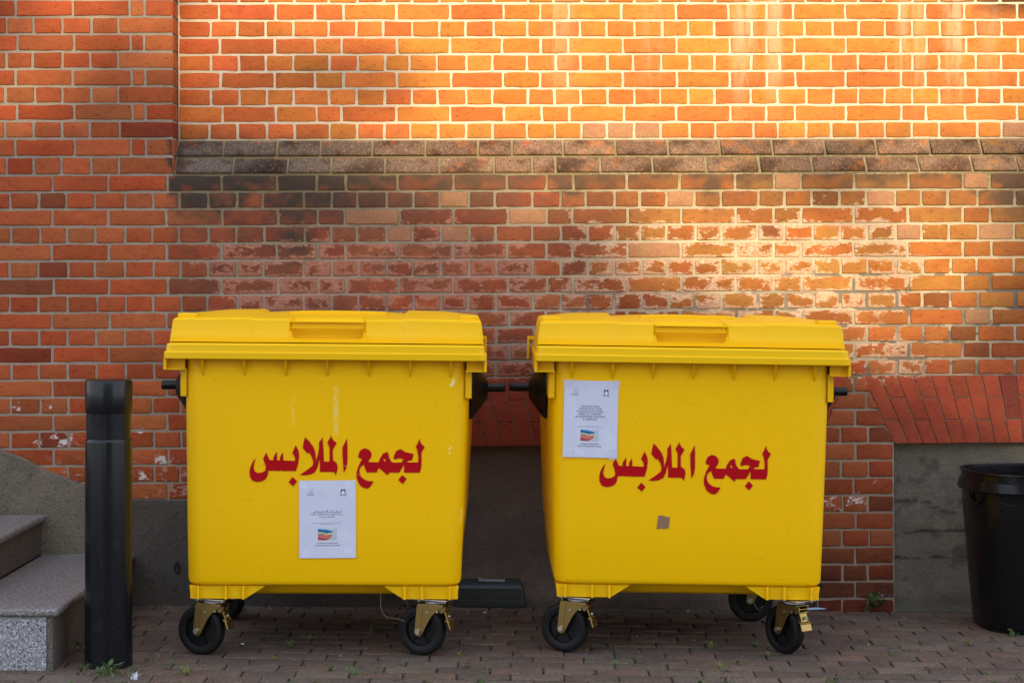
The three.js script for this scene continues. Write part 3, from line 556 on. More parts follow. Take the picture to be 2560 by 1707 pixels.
function binSkin(which) {
  const S = 1024, c = document.createElement('canvas'); c.width = c.height = S; const k = c.getContext('2d'), q = rng(90 + which);
  k.fillStyle = SKIN; k.fillRect(0, 0, S, S);
  const X = (x) => (x / 1.3 + 0.5) * S, Y = (y) => (1 - y / 1.3) * S;
  for (let i = 0; i < 900; i++) { k.fillStyle = `rgba(${120 + q() * 40 | 0},${80 + q() * 30 | 0},10,${0.03 + q() * 0.07})`; k.fillRect(q() * S, q() * S, 1 + q() * 2, 1 + q() * q() * 26); }
  for (let i = 0; i < 26; i++) { k.fillStyle = `rgba(50,35,10,${0.3 + q() * 0.4})`; k.beginPath(); k.arc(q() * S, q() * S, 0.6 + q() * 0.9, 0, 7); k.fill(); }
  const strip = (x, y0, y1, w, n, al) => { k.strokeStyle = `rgba(240,214,140,${al})`; k.lineWidth = 1.3; for (let i = 0; i < n; i++) { const y = y0 + (y1 - y0) * q(), a = x + (q() - 0.5) * w; k.beginPath(); k.moveTo(X(a), Y(y)); k.quadraticCurveTo(X(a + (q() - 0.5) * w), Y(y + 0.01), X(x + (q() - 0.5) * w), Y(y + 0.02 * q() - 0.03)); k.stroke(); } };
  if (which === 0) {
    strip(-0.13, 1.03, 0.93, 0.02, 26, 0.42); strip(-0.125, 1.10, 1.02, 0.012, 6, 0.35); strip(0.04, 1.09, 0.90, 0.025, 95, 0.5);
    k.strokeStyle = 'rgba(250,240,205,0.95)'; k.lineWidth = 2.6;
    for (const [dx, dy] of [[0, 0.02], [0.006, 0.03], [0.012, 0.018], [-0.006, 0.006]]) { k.beginPath(); k.moveTo(X(0.492 + dx * 0.3), Y(1.085)); k.quadraticCurveTo(X(0.497 + dx * 0.5), Y(1.09 + dy * 0.3), X(0.499 + dx), Y(1.09 + dy)); k.stroke(); }
    for (const [a, b] of [[0.484, 0.835], [0.49, 0.84], [0.486, 0.82]]) { k.beginPath(); k.moveTo(X(a), Y(b)); k.lineTo(X(a + 0.009), Y(b + 0.002)); k.stroke(); }
    k.lineWidth = 1.4; k.beginPath(); k.moveTo(X(0.537), Y(0.60)); k.lineTo(X(0.541), Y(0.56)); k.lineTo(X(0.534), Y(0.54)); k.stroke();
  } else {
    k.strokeStyle = 'rgba(205,155,10,0.5)'; k.lineWidth = 1.2;
    for (let i = 0; i < 26; i++) { const a = -0.1 + q() * 0.4, b = 0.95 + q() * 0.14; k.beginPath(); k.moveTo(X(a), Y(b)); k.quadraticCurveTo(X(a + 0.02), Y(b - 0.01 + q() * 0.02), X(a + 0.04), Y(b + q() * 0.02 - 0.01)); k.stroke(); }
  }
  k.strokeStyle = 'rgba(120,85,5,0.35)'; k.lineWidth = 1; for (let i = 0; i < 14; i++) { const a = q() - 0.5, b = 0.3 + q() * 0.5; k.beginPath(); k.moveTo(X(a), Y(b)); k.lineTo(X(a + (q() - 0.3) * 0.06), Y(b + (q() - 0.5) * 0.02)); k.stroke(); }
  const t = new THREE.CanvasTexture(c); t.colorSpace = THREE.SRGBColorSpace; return t;
}
const peel = scaled(grainTex, 9, 9);
const yellowMats = [0, 1].map((i) => phys({ map: binSkin(i), roughness: 0.42, specularIntensity: 0.3, bumpMap: peel, bumpScale: 0.0004, clearcoat: 0.08, clearcoatRoughness: 0.35 }));
const yellow = phys({ color: new THREE.Color(YEL), roughness: 0.4, specularIntensity: 0.4, bumpMap: peel, bumpScale: 0.0003, clearcoat: 0.08, clearcoatRoughness: 0.35 });
const blackPl = phys({ color: rgb(0.006, 0.006, 0.0065), roughness: 0.4, specularIntensity: 0.6 });
const rubber = phys({ color: rgb(0.006, 0.006, 0.0065), roughness: 0.55, specularIntensity: 0.5 });
const gold = std({ color: rgb(0.36, 0.25, 0.085), roughness: 0.36, metalness: 1 });
const zinc = std({ color: rgb(0.60, 0.58, 0.52), roughness: 0.35, metalness: 1 });
const whitePl = std({ color: rgb(0.45, 0.46, 0.48), roughness: 0.6 });
const scratchM = std({ color: rgb(0.6, 0.45, 0.36), roughness: 0.8 });
const redV = phys({ color: rgb(0.42, 0.001, 0.006), roughness: 0.5, specularIntensity: 0.3 });

function lidGeo() {
  const F0 = 0.355, YB = 1.2565, YT = 1.349, NZ = 12, st = [];
  const hx = 0.6225, xs = [];
  const cand = [-1, -0.9985, -0.995, -0.988, -0.965, -0.9, -0.75, -0.62, -0.505, -0.475, -0.44, -0.35, -0.25, -0.236, -0.231, -0.224, -0.21, -0.15, -0.08, 0];
  for (const c of cand) xs.push(c * hx); for (let i = cand.length - 2; i >= 0; i--) xs.push(-cand[i] * hx);
  for (const x of xs) {
    const a = Math.abs(x) / hx, side = sstep(0.475, 0.505, a), endF = a > 0.9999 ? 0 : a > 0.998 ? 0.80 : a > 0.994 ? 0.93 : a > 0.98 ? 0.985 : 1;
    const rec = a <= 0.2242 ? 1 : a <= 0.2315 ? 0.86 : a <= 0.2365 ? 0.2 : 0, cornerLift = a > 0.218 && a < 0.2365 ? (a > 0.23 ? 0.03 : 0.007) : 0;
    const f = F0 + (side ? 0.008 * side : 0), yt = YT + 0.004 * side - 0.004 * sstep(0.5, 1, a), dome = 0.014 + 0.009 * (1 - Math.min(1, (a / 0.47) ** 2)) * (1 - side) + side * 0.008 - 0.012 * sstep(0.75, 1, a);
    const yl = YB + 0.014 + cornerLift, pr = [[f - 0.02, YB + 0.0005], [f, YB], [f, yl]];
    pr.push([f - 0.003 - 0.012 * rec, mix(YB + 0.034, yl + 0.002, rec)], [f - 0.007 - 0.046 * rec, mix(YT - 0.05, yl + 0.008, rec)], [f - 0.009 - 0.055 * rec, yt - 0.012 - 0.03 * rec], [f - 0.011 - 0.056 * rec, yt - 0.005 - 0.026 * rec], [f - 0.017 - 0.056 * rec, yt - 0.0005 - 0.022 * rec], [f - 0.026 - 0.075 * rec, yt + 0.001 - 0.003 * rec]);
    const z0 = f - 0.026 - 0.075 * rec, z1b = -0.40;
    for (let i = 1; i <= NZ; i++) { const t = i / NZ; pr.push([mix(z0, z1b, t), yt + 0.002 + dome * Math.sin(Math.min(1, t * 1.25) * Math.PI / 2) - 0.02 * sstep(0.82, 1, t)]); }
    pr.push([-0.425, yt - 0.02], [-0.43, YB]);
    st.push(pr.map(([z, y]) => [a > 0.9999 ? x : x * (1 - 0.014 * (y - YB) / 0.1), YB + (y - YB) * endF, z]));
  }
  const M = st[0].length, pos = [], idx = [];
  for (const s of st) for (const p of s) pos.push(...p);
  for (let i = 0; i + 1 < st.length; i++) for (let j = 0; j + 1 < M; j++) { const a = i * M + j, b = a + M; idx.push(a, b, a + 1, b, b + 1, a + 1); }
  const g = new THREE.BufferGeometry(); g.setAttribute('position', new THREE.Float32BufferAttribute(pos, 3)); g.setIndex(idx);
  g.setAttribute('uv', new THREE.Float32BufferAttribute(pos.flatMap((v, i) => (i % 3 ? [] : [v, pos[i + 2]])), 2));
  return toCreasedNormals(g, 0.55);
}
const ZB = (y) => mix(0.398, 0.408, clamp((y - 0.3) / 0.9));  // the front panel's z
// the red lettering, traced as outlines in hundredths of its height
const LET = [
  { p: [[1943, 192], [1952, 226], [1970, 252], [2000, 278], [1965, 340], [1968, 440], [1964, 500], [1950, 545], [1778, 545], [1778, 462], [1752, 505], [1725, 545], [1612, 545], [1609, 566], [1598, 572], [1545, 530], [1502, 497], [1480, 545], [1372, 545], [1352, 505], [1340, 465], [1308, 485], [1293, 515], [1294, 555], [1312, 592], [1355, 622], [1395, 633], [1447, 635], [1430, 668], [1405, 698], [1380, 712], [1330, 700], [1288, 665], [1265, 610], [1258, 565], [1266, 525], [1288, 462], [1320, 410], [1310, 402], [1278, 392], [1283, 350], [1300, 318], [1345, 294], [1395, 310], [1422, 345], [1419, 385], [1390, 425], [1396, 438], [1503, 438], [1513, 402], [1545, 352], [1588, 332], [1604, 342], [1612, 390], [1638, 432], [1660, 441], [1748, 440], [1770, 406], [1722, 396], [1668, 412], [1664, 378], [1690, 322], [1735, 300], [1790, 332], [1880, 352], [1864, 416], [1830, 420], [1806, 438], [1930, 438], [1932, 380], [1920, 312], [1903, 275], [1925, 240]], h: [[1546, 404], [1568, 403], [1578, 436], [1560, 425]] },
  { p: [[1758, 568], [1808, 610], [1765, 663], [1715, 620]] },
  { p: [[1153, 197], [1159, 300], [1161, 430], [1150, 500], [1122, 550], [1114, 470], [1107, 380], [1104, 292]] },
  { p: [[980, 167], [990, 195], [1012, 222], [1042, 245], [1000, 315], [1003, 420], [1045, 452], [1056, 488], [1050, 535], [1035, 575], [1022, 548], [1005, 541], [862, 541], [862, 470], [855, 408], [838, 490], [810, 545], [760, 570], [700, 578], [645, 573], [720, 525], [785, 475], [789, 440], [776, 396], [742, 340], [730, 358], [675, 300], [679, 252], [697, 185], [740, 223], [786, 281], [808, 331], [815, 382], [815, 432], [838, 370], [851, 300], [850, 238], [888, 187], [900, 330], [905, 435], [965, 435], [967, 400], [964, 290], [940, 238], [962, 205]] },
  { p: [[598, 270], [630, 330], [636, 390], [628, 450], [603, 535], [450, 535], [445, 518], [438, 535], [365, 533], [360, 522], [352, 533], [305, 533], [297, 582], [275, 620], [230, 644], [180, 651], [130, 636], [104, 594], [99, 540], [113, 482], [140, 432], [168, 405], [150, 460], [144, 502], [156, 540], [190, 558], [235, 552], [272, 530], [276, 500], [262, 450], [245, 410], [278, 347], [315, 422], [358, 425], [354, 400], [372, 365], [395, 335], [397, 425], [430, 425], [428, 395], [440, 368], [460, 345], [465, 426], [592, 430], [591, 405], [580, 375], [560, 350]] },
  { p: [[567, 595], [615, 640], [575, 692], [523, 650]] },
];
const letterGeo = (() => {
  const K = 0.0003625, f = ([x, y]) => new THREE.Vector2((x - 1050) * K, (430 - y) * K);
  return merged(LET.map((l) => { const s = new THREE.Shape(l.p.map(f)); if (l.h) s.holes.push(new THREE.Path(l.h.map(f))); return new THREE.ExtrudeGeometry(s, { depth: 0.0012, bevelEnabled: false }); }));
})();
function caster() {
  const t = new THREE.Group(); t.name = 'caster';
  const W = new THREE.Group(); W.name = 'wheel'; W.position.set(-0.056, 0.1, 0); t.add(W);
  const R0 = 0.1, prof = [[0.068, -0.019], [0.074, -0.0215], [0.088, -0.0225], [0.0955, -0.019], [0.0985, -0.012], [R0, -0.005], [R0, 0.005], [0.0985, 0.012], [0.0955, 0.019], [0.088, 0.0225], [0.074, 0.0215], [0.068, 0.019]];
  const lathe = (p, n = 48) => { const g = new THREE.LatheGeometry(p.map((q) => new THREE.Vector2(...q)), n); g.rotateX(Math.PI / 2); return toCreasedNormals(g, 0.6); };
  part('tyre', lathe(prof), rubber, W);
  const rim = [lathe([[0.060, -0.006], [0.063, -0.019], [0.067, -0.0205], [0.0705, -0.020], [0.0705, 0.020], [0.067, 0.0205], [0.063, 0.019], [0.060, 0.006]]), lathe([[0.002, -0.004], [0.062, -0.004], [0.062, 0.004], [0.002, 0.004]]), cyl(0.02, 0.02, 0.05, 0, 0, 0, 'z')];
  for (let i = 0; i < 5; i++) { const g = bx(0.045, 0.004, 0.03, 0.04, 0, 0); g.rotateZ(i * 1.2566 + 0.2); rim.push(g); }
  part('rim', merged(rim), blackPl, W);
  const TP = 0.234;                                          // underside of the bin
  part('plate', merged([bx(0.138, 0.005, 0.11, 0, TP - 0.003, 0, 0.002), ...[[-1, -1], [1, -1], [-1, 1], [1, 1]].map(([a, b]) => cyl(0.006, 0.006, 0.009, a * 0.055, TP - 0.008, b * 0.042, 'y', 6))]), zinc, t);
  part('swivel_ring', merged([cyl(0.043, 0.043, 0.008, 0, TP - 0.0145, 0, 'y', 36), cyl(0.034, 0.03, 0.008, 0, TP - 0.008, 0, 'y', 30)]), whitePl, t);
  const s = new THREE.Shape(); s.moveTo(-0.060, TP - 0.024); s.lineTo(0.046, TP - 0.024); s.lineTo(0.046, TP - 0.034); s.quadraticCurveTo(0.012, TP - 0.046, -0.012, 0.150); s.lineTo(-0.040, 0.096); s.quadraticCurveTo(-0.048, 0.080, -0.060, 0.080); s.quadraticCurveTo(-0.078, 0.084, -0.076, 0.102); s.lineTo(-0.066, TP - 0.028); s.closePath();
  const fk = []; for (const z of [-1, 1]) { const g = extr(s, 0.0035, 0.0008); g.translate(0, 0, z > 0 ? 0.030 : -0.0335); fk.push(g); }
  for (const z of [-1, 1]) { const g = bx(0.026, 0.10, 0.003, 0, 0, 0, 0.001); g.rotateZ(-0.09); g.translate(-0.058, 0.148, z * 0.0345); fk.push(g); }
  fk.push(bx(0.106, 0.005, 0.067, -0.007, TP - 0.0245, 0, 0.002));
  part('fork', merged(fk), gold, t);
  part('axle_bolt', merged([cyl(0.011, 0.011, 0.01, -0.060, 0.1, 0.040, 'z', 6), cyl(0.011, 0.011, 0.01, -0.060, 0.1, -0.040, 'z', 6), cyl(0.006, 0.006, 0.08, -0.060, 0.1, 0, 'z', 12)]), zinc, t);
  for (const [a, b] of [[-0.022, TP - 0.055], [0.022, TP - 0.05]]) part('rivet', cyl(0.0045, 0.0045, 0.006, a, b, 0.036, 'z', 10), zinc, t);
  // brake: hinge lugs, arm and pedal on the side away from the wheel
  const br = [];
  for (const z of [-1, 1]) { const g = extr([[0.016, 0.205], [0.052, 0.206], [0.054, 0.192], [0.040, 0.176], [0.020, 0.182]], 0.003, 0.0006); g.translate(0, 0, z * 0.024 - 0.0015); br.push(g); const a = bx(0.006, 0.062, 0.003, 0, 0, 0, 0.001); a.rotateZ(0.42); a.translate(0.053, 0.166, z * 0.017); br.push(a); }
  br.push(cyl(0.003, 0.003, 0.056, 0.05, 0.197, 0, 'z', 8), cyl(0.003, 0.003, 0.052, 0.052, 0.184, 0, 'z', 8));
  const back = bx(0.003, 0.045, 0.034, 0, 0, 0, 0.001); back.rotateZ(0.30); back.translate(0.056, 0.160, 0); br.push(back);
  const ped = bx(0.006, 0.034, 0.056, 0, 0, 0, 0.0028); ped.rotateZ(0.35); ped.translate(0.069, 0.128, 0); br.push(ped);
  const ped2 = bx(0.022, 0.005, 0.054, 0, 0, 0, 0.002); ped2.rotateZ(-0.35); ped2.translate(0.062, 0.146, 0); br.push(ped2);
  part('brake_pedal', merged(br), gold, t);
  part('brake_screw', merged([cyl(0.007, 0.007, 0.007, 0.062, 0.163, 0, 'x', 12)]), zinc, t);
  return t;
}
const casterProto = caster();
const LIDG = lidGeo();
function makeBin(i, name, label, pos, yaw, roll, casterYaw) {
  const t = thing(name, label, 'wheeled bin', pos, 'yellow wheeled bins along the brick wall');
  t.rotation.set(0, yaw, roll, 'ZYX'); t.rotation.order = 'YXZ';
  const M = yellowMats[i];
  const rings = [[0.236, 0.085, -0.05], [0.250, 0.055, -0.05], [0.288, 0.052, -0.03], [0.2885, 0.022], [0.292, 0.011], [0.300, 0.003], [0.315, 0], [0.55, 0], [0.85, 0], [1.195, 0]].map(([y, ins, dz = 0]) => {
    const hx = mix(0.540, 0.556, clamp((y - 0.3) / 0.9)) - ins, zf = ZB(y) - ins + dz, zb = mix(-0.345, -0.40, clamp((y - 0.3) / 0.9)) + ins;
    const wide = 0.04 * clamp((y - 0.15) / 0.5);
    return { y, p: rrect(hx, zf, zb, Math.max(0.02, 0.062 - ins * 0.3), 8).map(([x, z]) => [x + Math.sign(x) * wide * clamp((zf - z) / 0.55) * Math.min(1, Math.abs(x) / 0.4), z]) };
  });
  part('body', loft(rings, 0.6), M, t);
  // rim: a stepped band round the top
  const rim = [[1.192, 0.05], [1.192, 0.004], [1.195, 0], [1.218, 0], [1.2205, 0.002], [1.222, 0.007], [1.2475, 0.009], [1.251, 0.0115], [1.252, 0.016], [1.2525, 0.11]].map(([y, ins]) => ({ y, p: rrect(0.633 - ins, 0.46 - ins, -0.46 + ins, 0.03, 5) }));
  part('rim', loft(rim, 0.4), yellow, t);
  // fins under the rim
  for (const x of [-0.483, -0.32, -0.157, 0.005, 0.168, 0.332, 0.492]) { const g = extr([[0, 0], [0.042, 0], [0.034, -0.012], [0.008, -0.058], [0, -0.070]], 0.006, 0.001); g.rotateY(-Math.PI / 2); g.translate(x + 0.003, 1.1925, ZB(1.15) - 0.002); part('fin', g, yellow, t); }
  // stepped brackets beside the trunnions
  for (const s of [-1, 1]) part('side_bracket', merged([bx(0.072, 0.046, 0.008, s * 0.590, 1.171, 0.40, 0.002), bx(0.011, 0.046, 0.62, s * 0.6275, 1.171, 0.13, 0.002), bx(0.075, 0.006, 0.60, s * 0.589, 1.151, 0.13, 0.002), bx(0.011, 0.112, 0.50, s * 0.570, 1.0955, 0.12, 0.002), bx(0.009, 0.106, 0.008, s * 0.559, 1.098, 0.372, 0.002), bx(0.024, 0.110, 0.007, s * 0.562, 1.097, 0.384, 0.002)]), yellow, t);
  // base flanges with ribs
  for (const s of [-1, 1]) {
    const f = extr([[0.232, 0.2885], [0.312, 0.237], [0.526, 0.237], [0.532, 0.2885]].map(([x, y]) => [s * x, y]), 0.02, 0.001); f.translate(0, 0, ZB(0.25) - 0.040);
    const ribs = [0.318, 0.387, 0.496].map((x) => bx(0.010, 0.052, 0.026, s * x, 0.263, ZB(0.25) - 0.012, 0.002));
    const sd = bx(0.018, 0.052, 0.36, s * 0.520, 0.2625, ZB(0.25) - 0.20, 0.003);
    const rear = bx(0.30, 0.052, 0.30, s * 0.38, 0.2625, -0.20, 0.004), tp = bx(0.20, 0.012, 0.20, s * 0.42, 0.243, 0.268, 0.003);
    part('base_flange', merged([f, ...ribs, sd, rear, tp]), yellow, t);
  }
  // lid and its grip
  const lid = part('lid', LIDG, yellow, t);
  part('grip', merged([bx(0.284, 0.016, 0.020, 0, 1.327, 0.329, 0.003), bx(0.290, 0.006, 0.030, 0, 1.3385, 0.334, 0.002), bx(0.290, 0.006, 0.030, 0, 1.3165, 0.336, 0.002)]), yellow, lid);
  part('top_panel', merged([bx(0.40, 0.012, 0.20, 0.02, 1.3675, -0.05, 0.003), bx(0.32, 0.004, 0.02, 0.02, 1.375, 0.02, 0.001), bx(0.26, 0.004, 0.02, 0.02, 1.375, -0.02, 0.001)]), yellow, lid);
  for (const s of [-1, 1]) part('corner_block', bx(0.075, 0.022, 0.10, s * 0.565, 1.357, 0.245, 0.006), yellow, lid);
  for (const s of [-1, 1]) part('hinge', merged([bx(0.010, 0.10, 0.06, s * 0.648, 1.21, -0.42, 0.003), bx(0.03, 0.016, 0.05, s * 0.636, 1.255, -0.42, 0.003)]), yellow, t);
  // trunnions
  for (const s of [-1, 1]) {
    const sh = extr([[-0.115, 1.135], [0.115, 1.135], [0.125, 1.08], [0.075, 0.935], [-0.075, 0.935], [-0.125, 1.08]], 0.028, 0.004); sh.rotateY(Math.PI / 2); sh.translate(0, 0, 0);
    const P = []; sh.translate(0.553, 0, 0);
    const cone = new THREE.LatheGeometry([[0.125, 0], [0.118, 0.012], [0.05, 0.062], [0.034, 0.072], [0.001, 0.073]].map((q) => new THREE.Vector2(...q)), 28); cone.rotateZ(-Math.PI / 2); cone.translate(0.578, 1.055, 0); P.push(sh, cone);
    const px = i ? (s < 0 ? 0.026 : 0) : (s > 0 ? 0.016 : 0.004), pin = new THREE.LatheGeometry([[0.019, 0], [0.019, 0.072 + px], [0.0175, 0.075 + px], [0.012, 0.075 + px], [0.011, 0.02], [0.001, 0.02]].map((q) => new THREE.Vector2(...q)), 24); pin.rotateZ(-Math.PI / 2); pin.translate(0.632, 1.062, 0); P.push(pin);
    const g = merged(P.map((q) => toCreasedNormals(q, 0.5))); if (s < 0) g.rotateY(Math.PI);
    part('trunnion', g, blackPl, t);
  }
  [[-0.44, 0.325], [0.44, 0.325], [-0.44, -0.36], [0.42, -0.36]].forEach(([x, z], k) => { const c = casterProto.clone(); c.position.set(x, 0, z); c.rotation.y = casterYaw[k]; t.add(c); });
  const [lx, ly] = i ? [-0.022, 0.768] : [0.047, 0.786];
  const L = part('lettering', letterGeo, redV, t); L.position.set(lx, ly, ZB(ly) + 0.0006); L.scale.y = 1.06; if (!i) { for (const [a, b, l, r] of [[1134, 480, 38, -0.3], [1285, 570, 34, -0.1], [1292, 664, 14, 0.5]]) { const g = bx(l * 0.00036, 0.0011, 0.0004, 0, 0, 0); g.rotateZ(r); part('scratch', g, scratchM, L).position.set((a - 1050) * 0.0003625, (430 - b) * 0.0003625, 0.0014); } } L.rotation.x = 0.011;
  for (const c of t.children) if (['rim', 'fin', 'side_bracket', 'lid', 'hinge', 'trunnion'].includes(c.name)) c.position.y -= 0.006;
  return t;
}
const lp = at(805, 900, 6.598), rp = at(1723.5, 900, 6.714);
function binPos(p, yaw) { return [p.x - Math.sin(yaw) * 0.46, 0, p.z - Math.cos(yaw) * 0.46]; }
const yl = 0.04, yr = 0.004;
const pl = binPos(lp, yl), pr = binPos(rp, yr); pl[1] = gy(pl[0]); pr[1] = gy(pr[0]);
const binL = makeBin(0, 'wheeled_bin', 'left yellow wheeled bin with pale tape scars and a notice low on its front', pl, yl, -0.0105, [-0.38, -0.38, -0.7, 1.9]);
const binR = makeBin(1, 'wheeled_bin', 'right yellow wheeled bin with a notice at its upper left and a brown scrap', pr, yr, -0.0150, [-0.40, -0.98, 2.1, -0.12]);

// ---------------------------------------------------------------- notices and the brown scrap
function notice(kind) {
  const W = 744, H = 1010, c = document.createElement('canvas'); c.width = W; c.height = H; const k = c.getContext('2d'), q = rng(kind + 400);
  k.fillStyle = 'rgb(204,208,226)'; k.fillRect(0, 0, W, H);
  for (let i = 0; i < 60; i++) { k.fillStyle = `rgba(${q() < 0.5 ? '190,196,216' : '216,219,234'},0.18)`; k.beginPath(); k.ellipse(q() * W, q() * H, 20 + q() * 120, 10 + q() * 50, q() * 3, 0, 7); k.fill(); }
  const navy = 'rgb(22,38,84)';
  // left emblem: two looping strokes over a bold line of type
  k.strokeStyle = 'rgb(60,84,124)'; k.lineWidth = 3;
  k.beginPath(); k.moveTo(112, 168); k.bezierCurveTo(118, 140, 140, 138, 146, 160); k.bezierCurveTo(150, 172, 160, 160, 162, 146); k.stroke();
  k.beginPath(); k.moveTo(142, 140); k.bezierCurveTo(146, 96, 190, 100, 186, 140); k.bezierCurveTo(184, 160, 178, 168, 170, 168); k.stroke();
  k.beginPath(); k.moveTo(146, 148); k.bezierCurveTo(150, 138, 168, 140, 166, 168); k.stroke();
  k.fillStyle = navy; k.font = 'bold 19px sans-serif'; k.textAlign = 'center'; k.fillText('KAWTHAR', 150, 190, 92); k.fillRect(105, 194, 92, 2);
  // right emblem: a blue panel with a white pointed arch
  k.fillStyle = 'rgb(34,68,124)'; k.fillRect(546, 114, 62, 74); k.fillRect(538, 188, 10, 18); k.fillRect(606, 188, 10, 18);
  k.fillStyle = 'rgb(222,228,238)'; k.beginPath(); k.moveTo(556, 190); k.lineTo(556, 160); k.bezierCurveTo(556, 142, 570, 138, 577, 128); k.bezierCurveTo(584, 138, 598, 142, 598, 160); k.lineTo(598, 190); k.fill();
  k.fillStyle = 'rgb(196,180,90)'; k.fillRect(564, 176, 28, 14); k.fillStyle = 'rgb(70,96,140)'; k.fillRect(540, 192, 74, 6); k.fillStyle = 'rgb(206,212,226)'; k.fillRect(550, 119, 54, 3);
  k.fillStyle = 'rgb(26,28,44)';
  if (kind) {
    k.font = 'bold 34px serif'; ['DONATE YOUR', 'UNWANTED GOOD', 'CONDITION CLOTHES', 'HERE TO SUPPORT', 'AL-KAWTHAR WIDOWS', '& ORPHANS'].forEach((s, i) => k.fillText(s, 364, 350 + i * 34, [250, 316, 372, 322, 410, 204][i]));
    k.font = '11px sans-serif'; k.fillStyle = 'rgb(70,74,96)'; k.fillText('PLEASE DO NOT PUT ANYTHING ELSE BUT CLOTHES HERE', 352, 601, 290); k.fillText('YOU WILL BE ASKED AND ANYTHING ELSE WILL BE CONSIDERED AS A DONATION THANKS', 352, 617, 405);
  } else {
    k.direction = 'rtl'; k.font = '36px sans-serif';
    const script = (y, x0, x1, h, seed, lw) => { const r2 = rng(seed); k.strokeStyle = 'rgb(30,34,56)'; k.lineWidth = lw; k.lineCap = 'round'; let x = x1; while (x > x0) { const n = 1 + (r2() * 4 | 0), start = x; k.beginPath(); k.moveTo(x, y - h * (0.5 + 0.6 * r2())); for (let j = 0; j < n && x > x0; j++) { const st = h * (0.35 + 0.35 * r2()), up = r2(); k.lineTo(x, y); k.quadraticCurveTo(x - st * 0.5, y + (up < 0.25 ? h * 0.5 : 0), x - st, y); x -= st; if (up > 0.6) { k.lineTo(x, y - h * (up > 0.82 ? 1 : 0.5)); k.lineTo(x, y); } } k.stroke(); for (let j = 0; j < n; j++) if (r2() < 0.6) { k.fillStyle = 'rgb(30,34,56)'; k.fillRect(mix(x, start, r2()), y + (r2() < 0.5 ? h * 0.32 : -h * 0.72), lw * 1.1, lw * 1.1); } x -= h * 0.3; } };
    script(412, 180, 552, 26, 5, 3.6); script(444, 168, 566, 26, 6, 3.6); script(476, 272, 462, 26, 7, 3.6); script(556, 176, 546, 11, 8, 1.6); script(574, 288, 440, 11, 9, 1.6);
    k.direction = 'ltr';
  }
  // a photo of folded clothes: blue over cream over coral
  const x0 = kind ? 236 : 245, y0 = kind ? 640 : 624, w = 248, h = 156;
  let gr = k.createLinearGradient(x0, y0, x0 + w, y0 + h); gr.addColorStop(0, 'rgb(214,222,236)'); gr.addColorStop(0.6, 'rgb(180,196,214)'); gr.addColorStop(1, 'rgb(176,190,178)'); k.fillStyle = gr; k.fillRect(x0, y0, w, h);
  k.save(); k.beginPath(); k.rect(x0, y0, w, h); k.clip();
  const poly = (p, f) => { k.fillStyle = f; k.beginPath(); p.forEach(([a, b], i) => (i ? k.lineTo(x0 + a, y0 + b) : k.moveTo(x0 + a, y0 + b))); k.fill(); };
  poly([[0, 78], [190, 74], [178, 116], [110, 156], [0, 150]], 'rgb(186,84,80)'); poly([[0, 86], [110, 104], [184, 84], [180, 100], [112, 124], [0, 106]], 'rgb(214,120,110)'); poly([[0, 124], [104, 140], [110, 156], [0, 150]], 'rgb(160,58,60)');
  poly([[0, 44], [188, 56], [192, 76], [104, 90], [0, 72]], 'rgb(206,196,156)'); poly([[0, 58], [96, 74], [100, 84], [0, 70]], 'rgb(130,116,92)'); poly([[96, 60], [130, 66], [120, 76]], 'rgb(50,48,46)');
  poly([[0, 4], [90, 8], [194, 36], [196, 54], [110, 60], [0, 42]], 'rgb(26,118,166)'); poly([[0, 20], [100, 34], [190, 46], [110, 50], [0, 32]], 'rgb(16,80,122)'); poly([[10, 6], [80, 10], [140, 28], [70, 24]], 'rgb(60,156,196)');
  k.restore();
  k.fillStyle = 'rgb(26,28,44)'; k.textAlign = 'center'; k.font = 'bold 24px sans-serif'; const ty = kind ? 842 : 824;
  k.fillText('AL-KHOEI FOUNDATION', x0 + 126, ty, 262); k.fillText('PHONE NUMBER 0207 3724049', x0 + 126, ty + 30, 334);
  // shiny corners of the tape
  for (const [a, b, r] of [[60, 60, 90], [650, 60, 90], [80, 940, 84], [640, 920, 90]]) { k.fillStyle = 'rgba(222,226,240,0.38)'; k.beginPath(); k.roundRect ? k.roundRect(a - r / 2, b - r / 2, r, r * 1.05, 24) : k.rect(a - r / 2, b - r / 2, r, r); k.fill(); }
  const t = new THREE.CanvasTexture(c); t.colorSpace = THREE.SRGBColorSpace; return t;
}
function sheet(w, h, mat, edge) {                              // a slightly cockled sheet, 0.6 mm thick
  const g = new THREE.BoxGeometry(w, h, 0.0006, 14, 18, 1), P = g.attributes.position;
  for (let i = 0; i < P.count; i++) { const x = P.getX(i) / w, y = P.getY(i) / h; P.setZ(i, P.getZ(i) + 0.0012 * (samp(NA, x * 0.35 + 0.2 + edge, y * 0.35 + 0.3) - 0.5) * 2 + 0.0014); }
  g.computeVertexNormals(); return g;
}
function stick(o, bin, x, y, rz) {                             // onto a bin's front panel
  bin.updateMatrixWorld(true);
  const p = new THREE.Vector3(x, y, ZB(y) + 0.0012).applyMatrix4(bin.matrixWorld); o.position.copy(p);
  const e = new THREE.Quaternion(); bin.getWorldQuaternion(e); o.quaternion.copy(e).multiply(new THREE.Quaternion().setFromEuler(new THREE.Euler(0, 0, rz)));
}
const tapeM = phys({ color: rgb(0.78, 0.80, 0.86), roughness: 0.35, transparent: true, opacity: 0.25 });
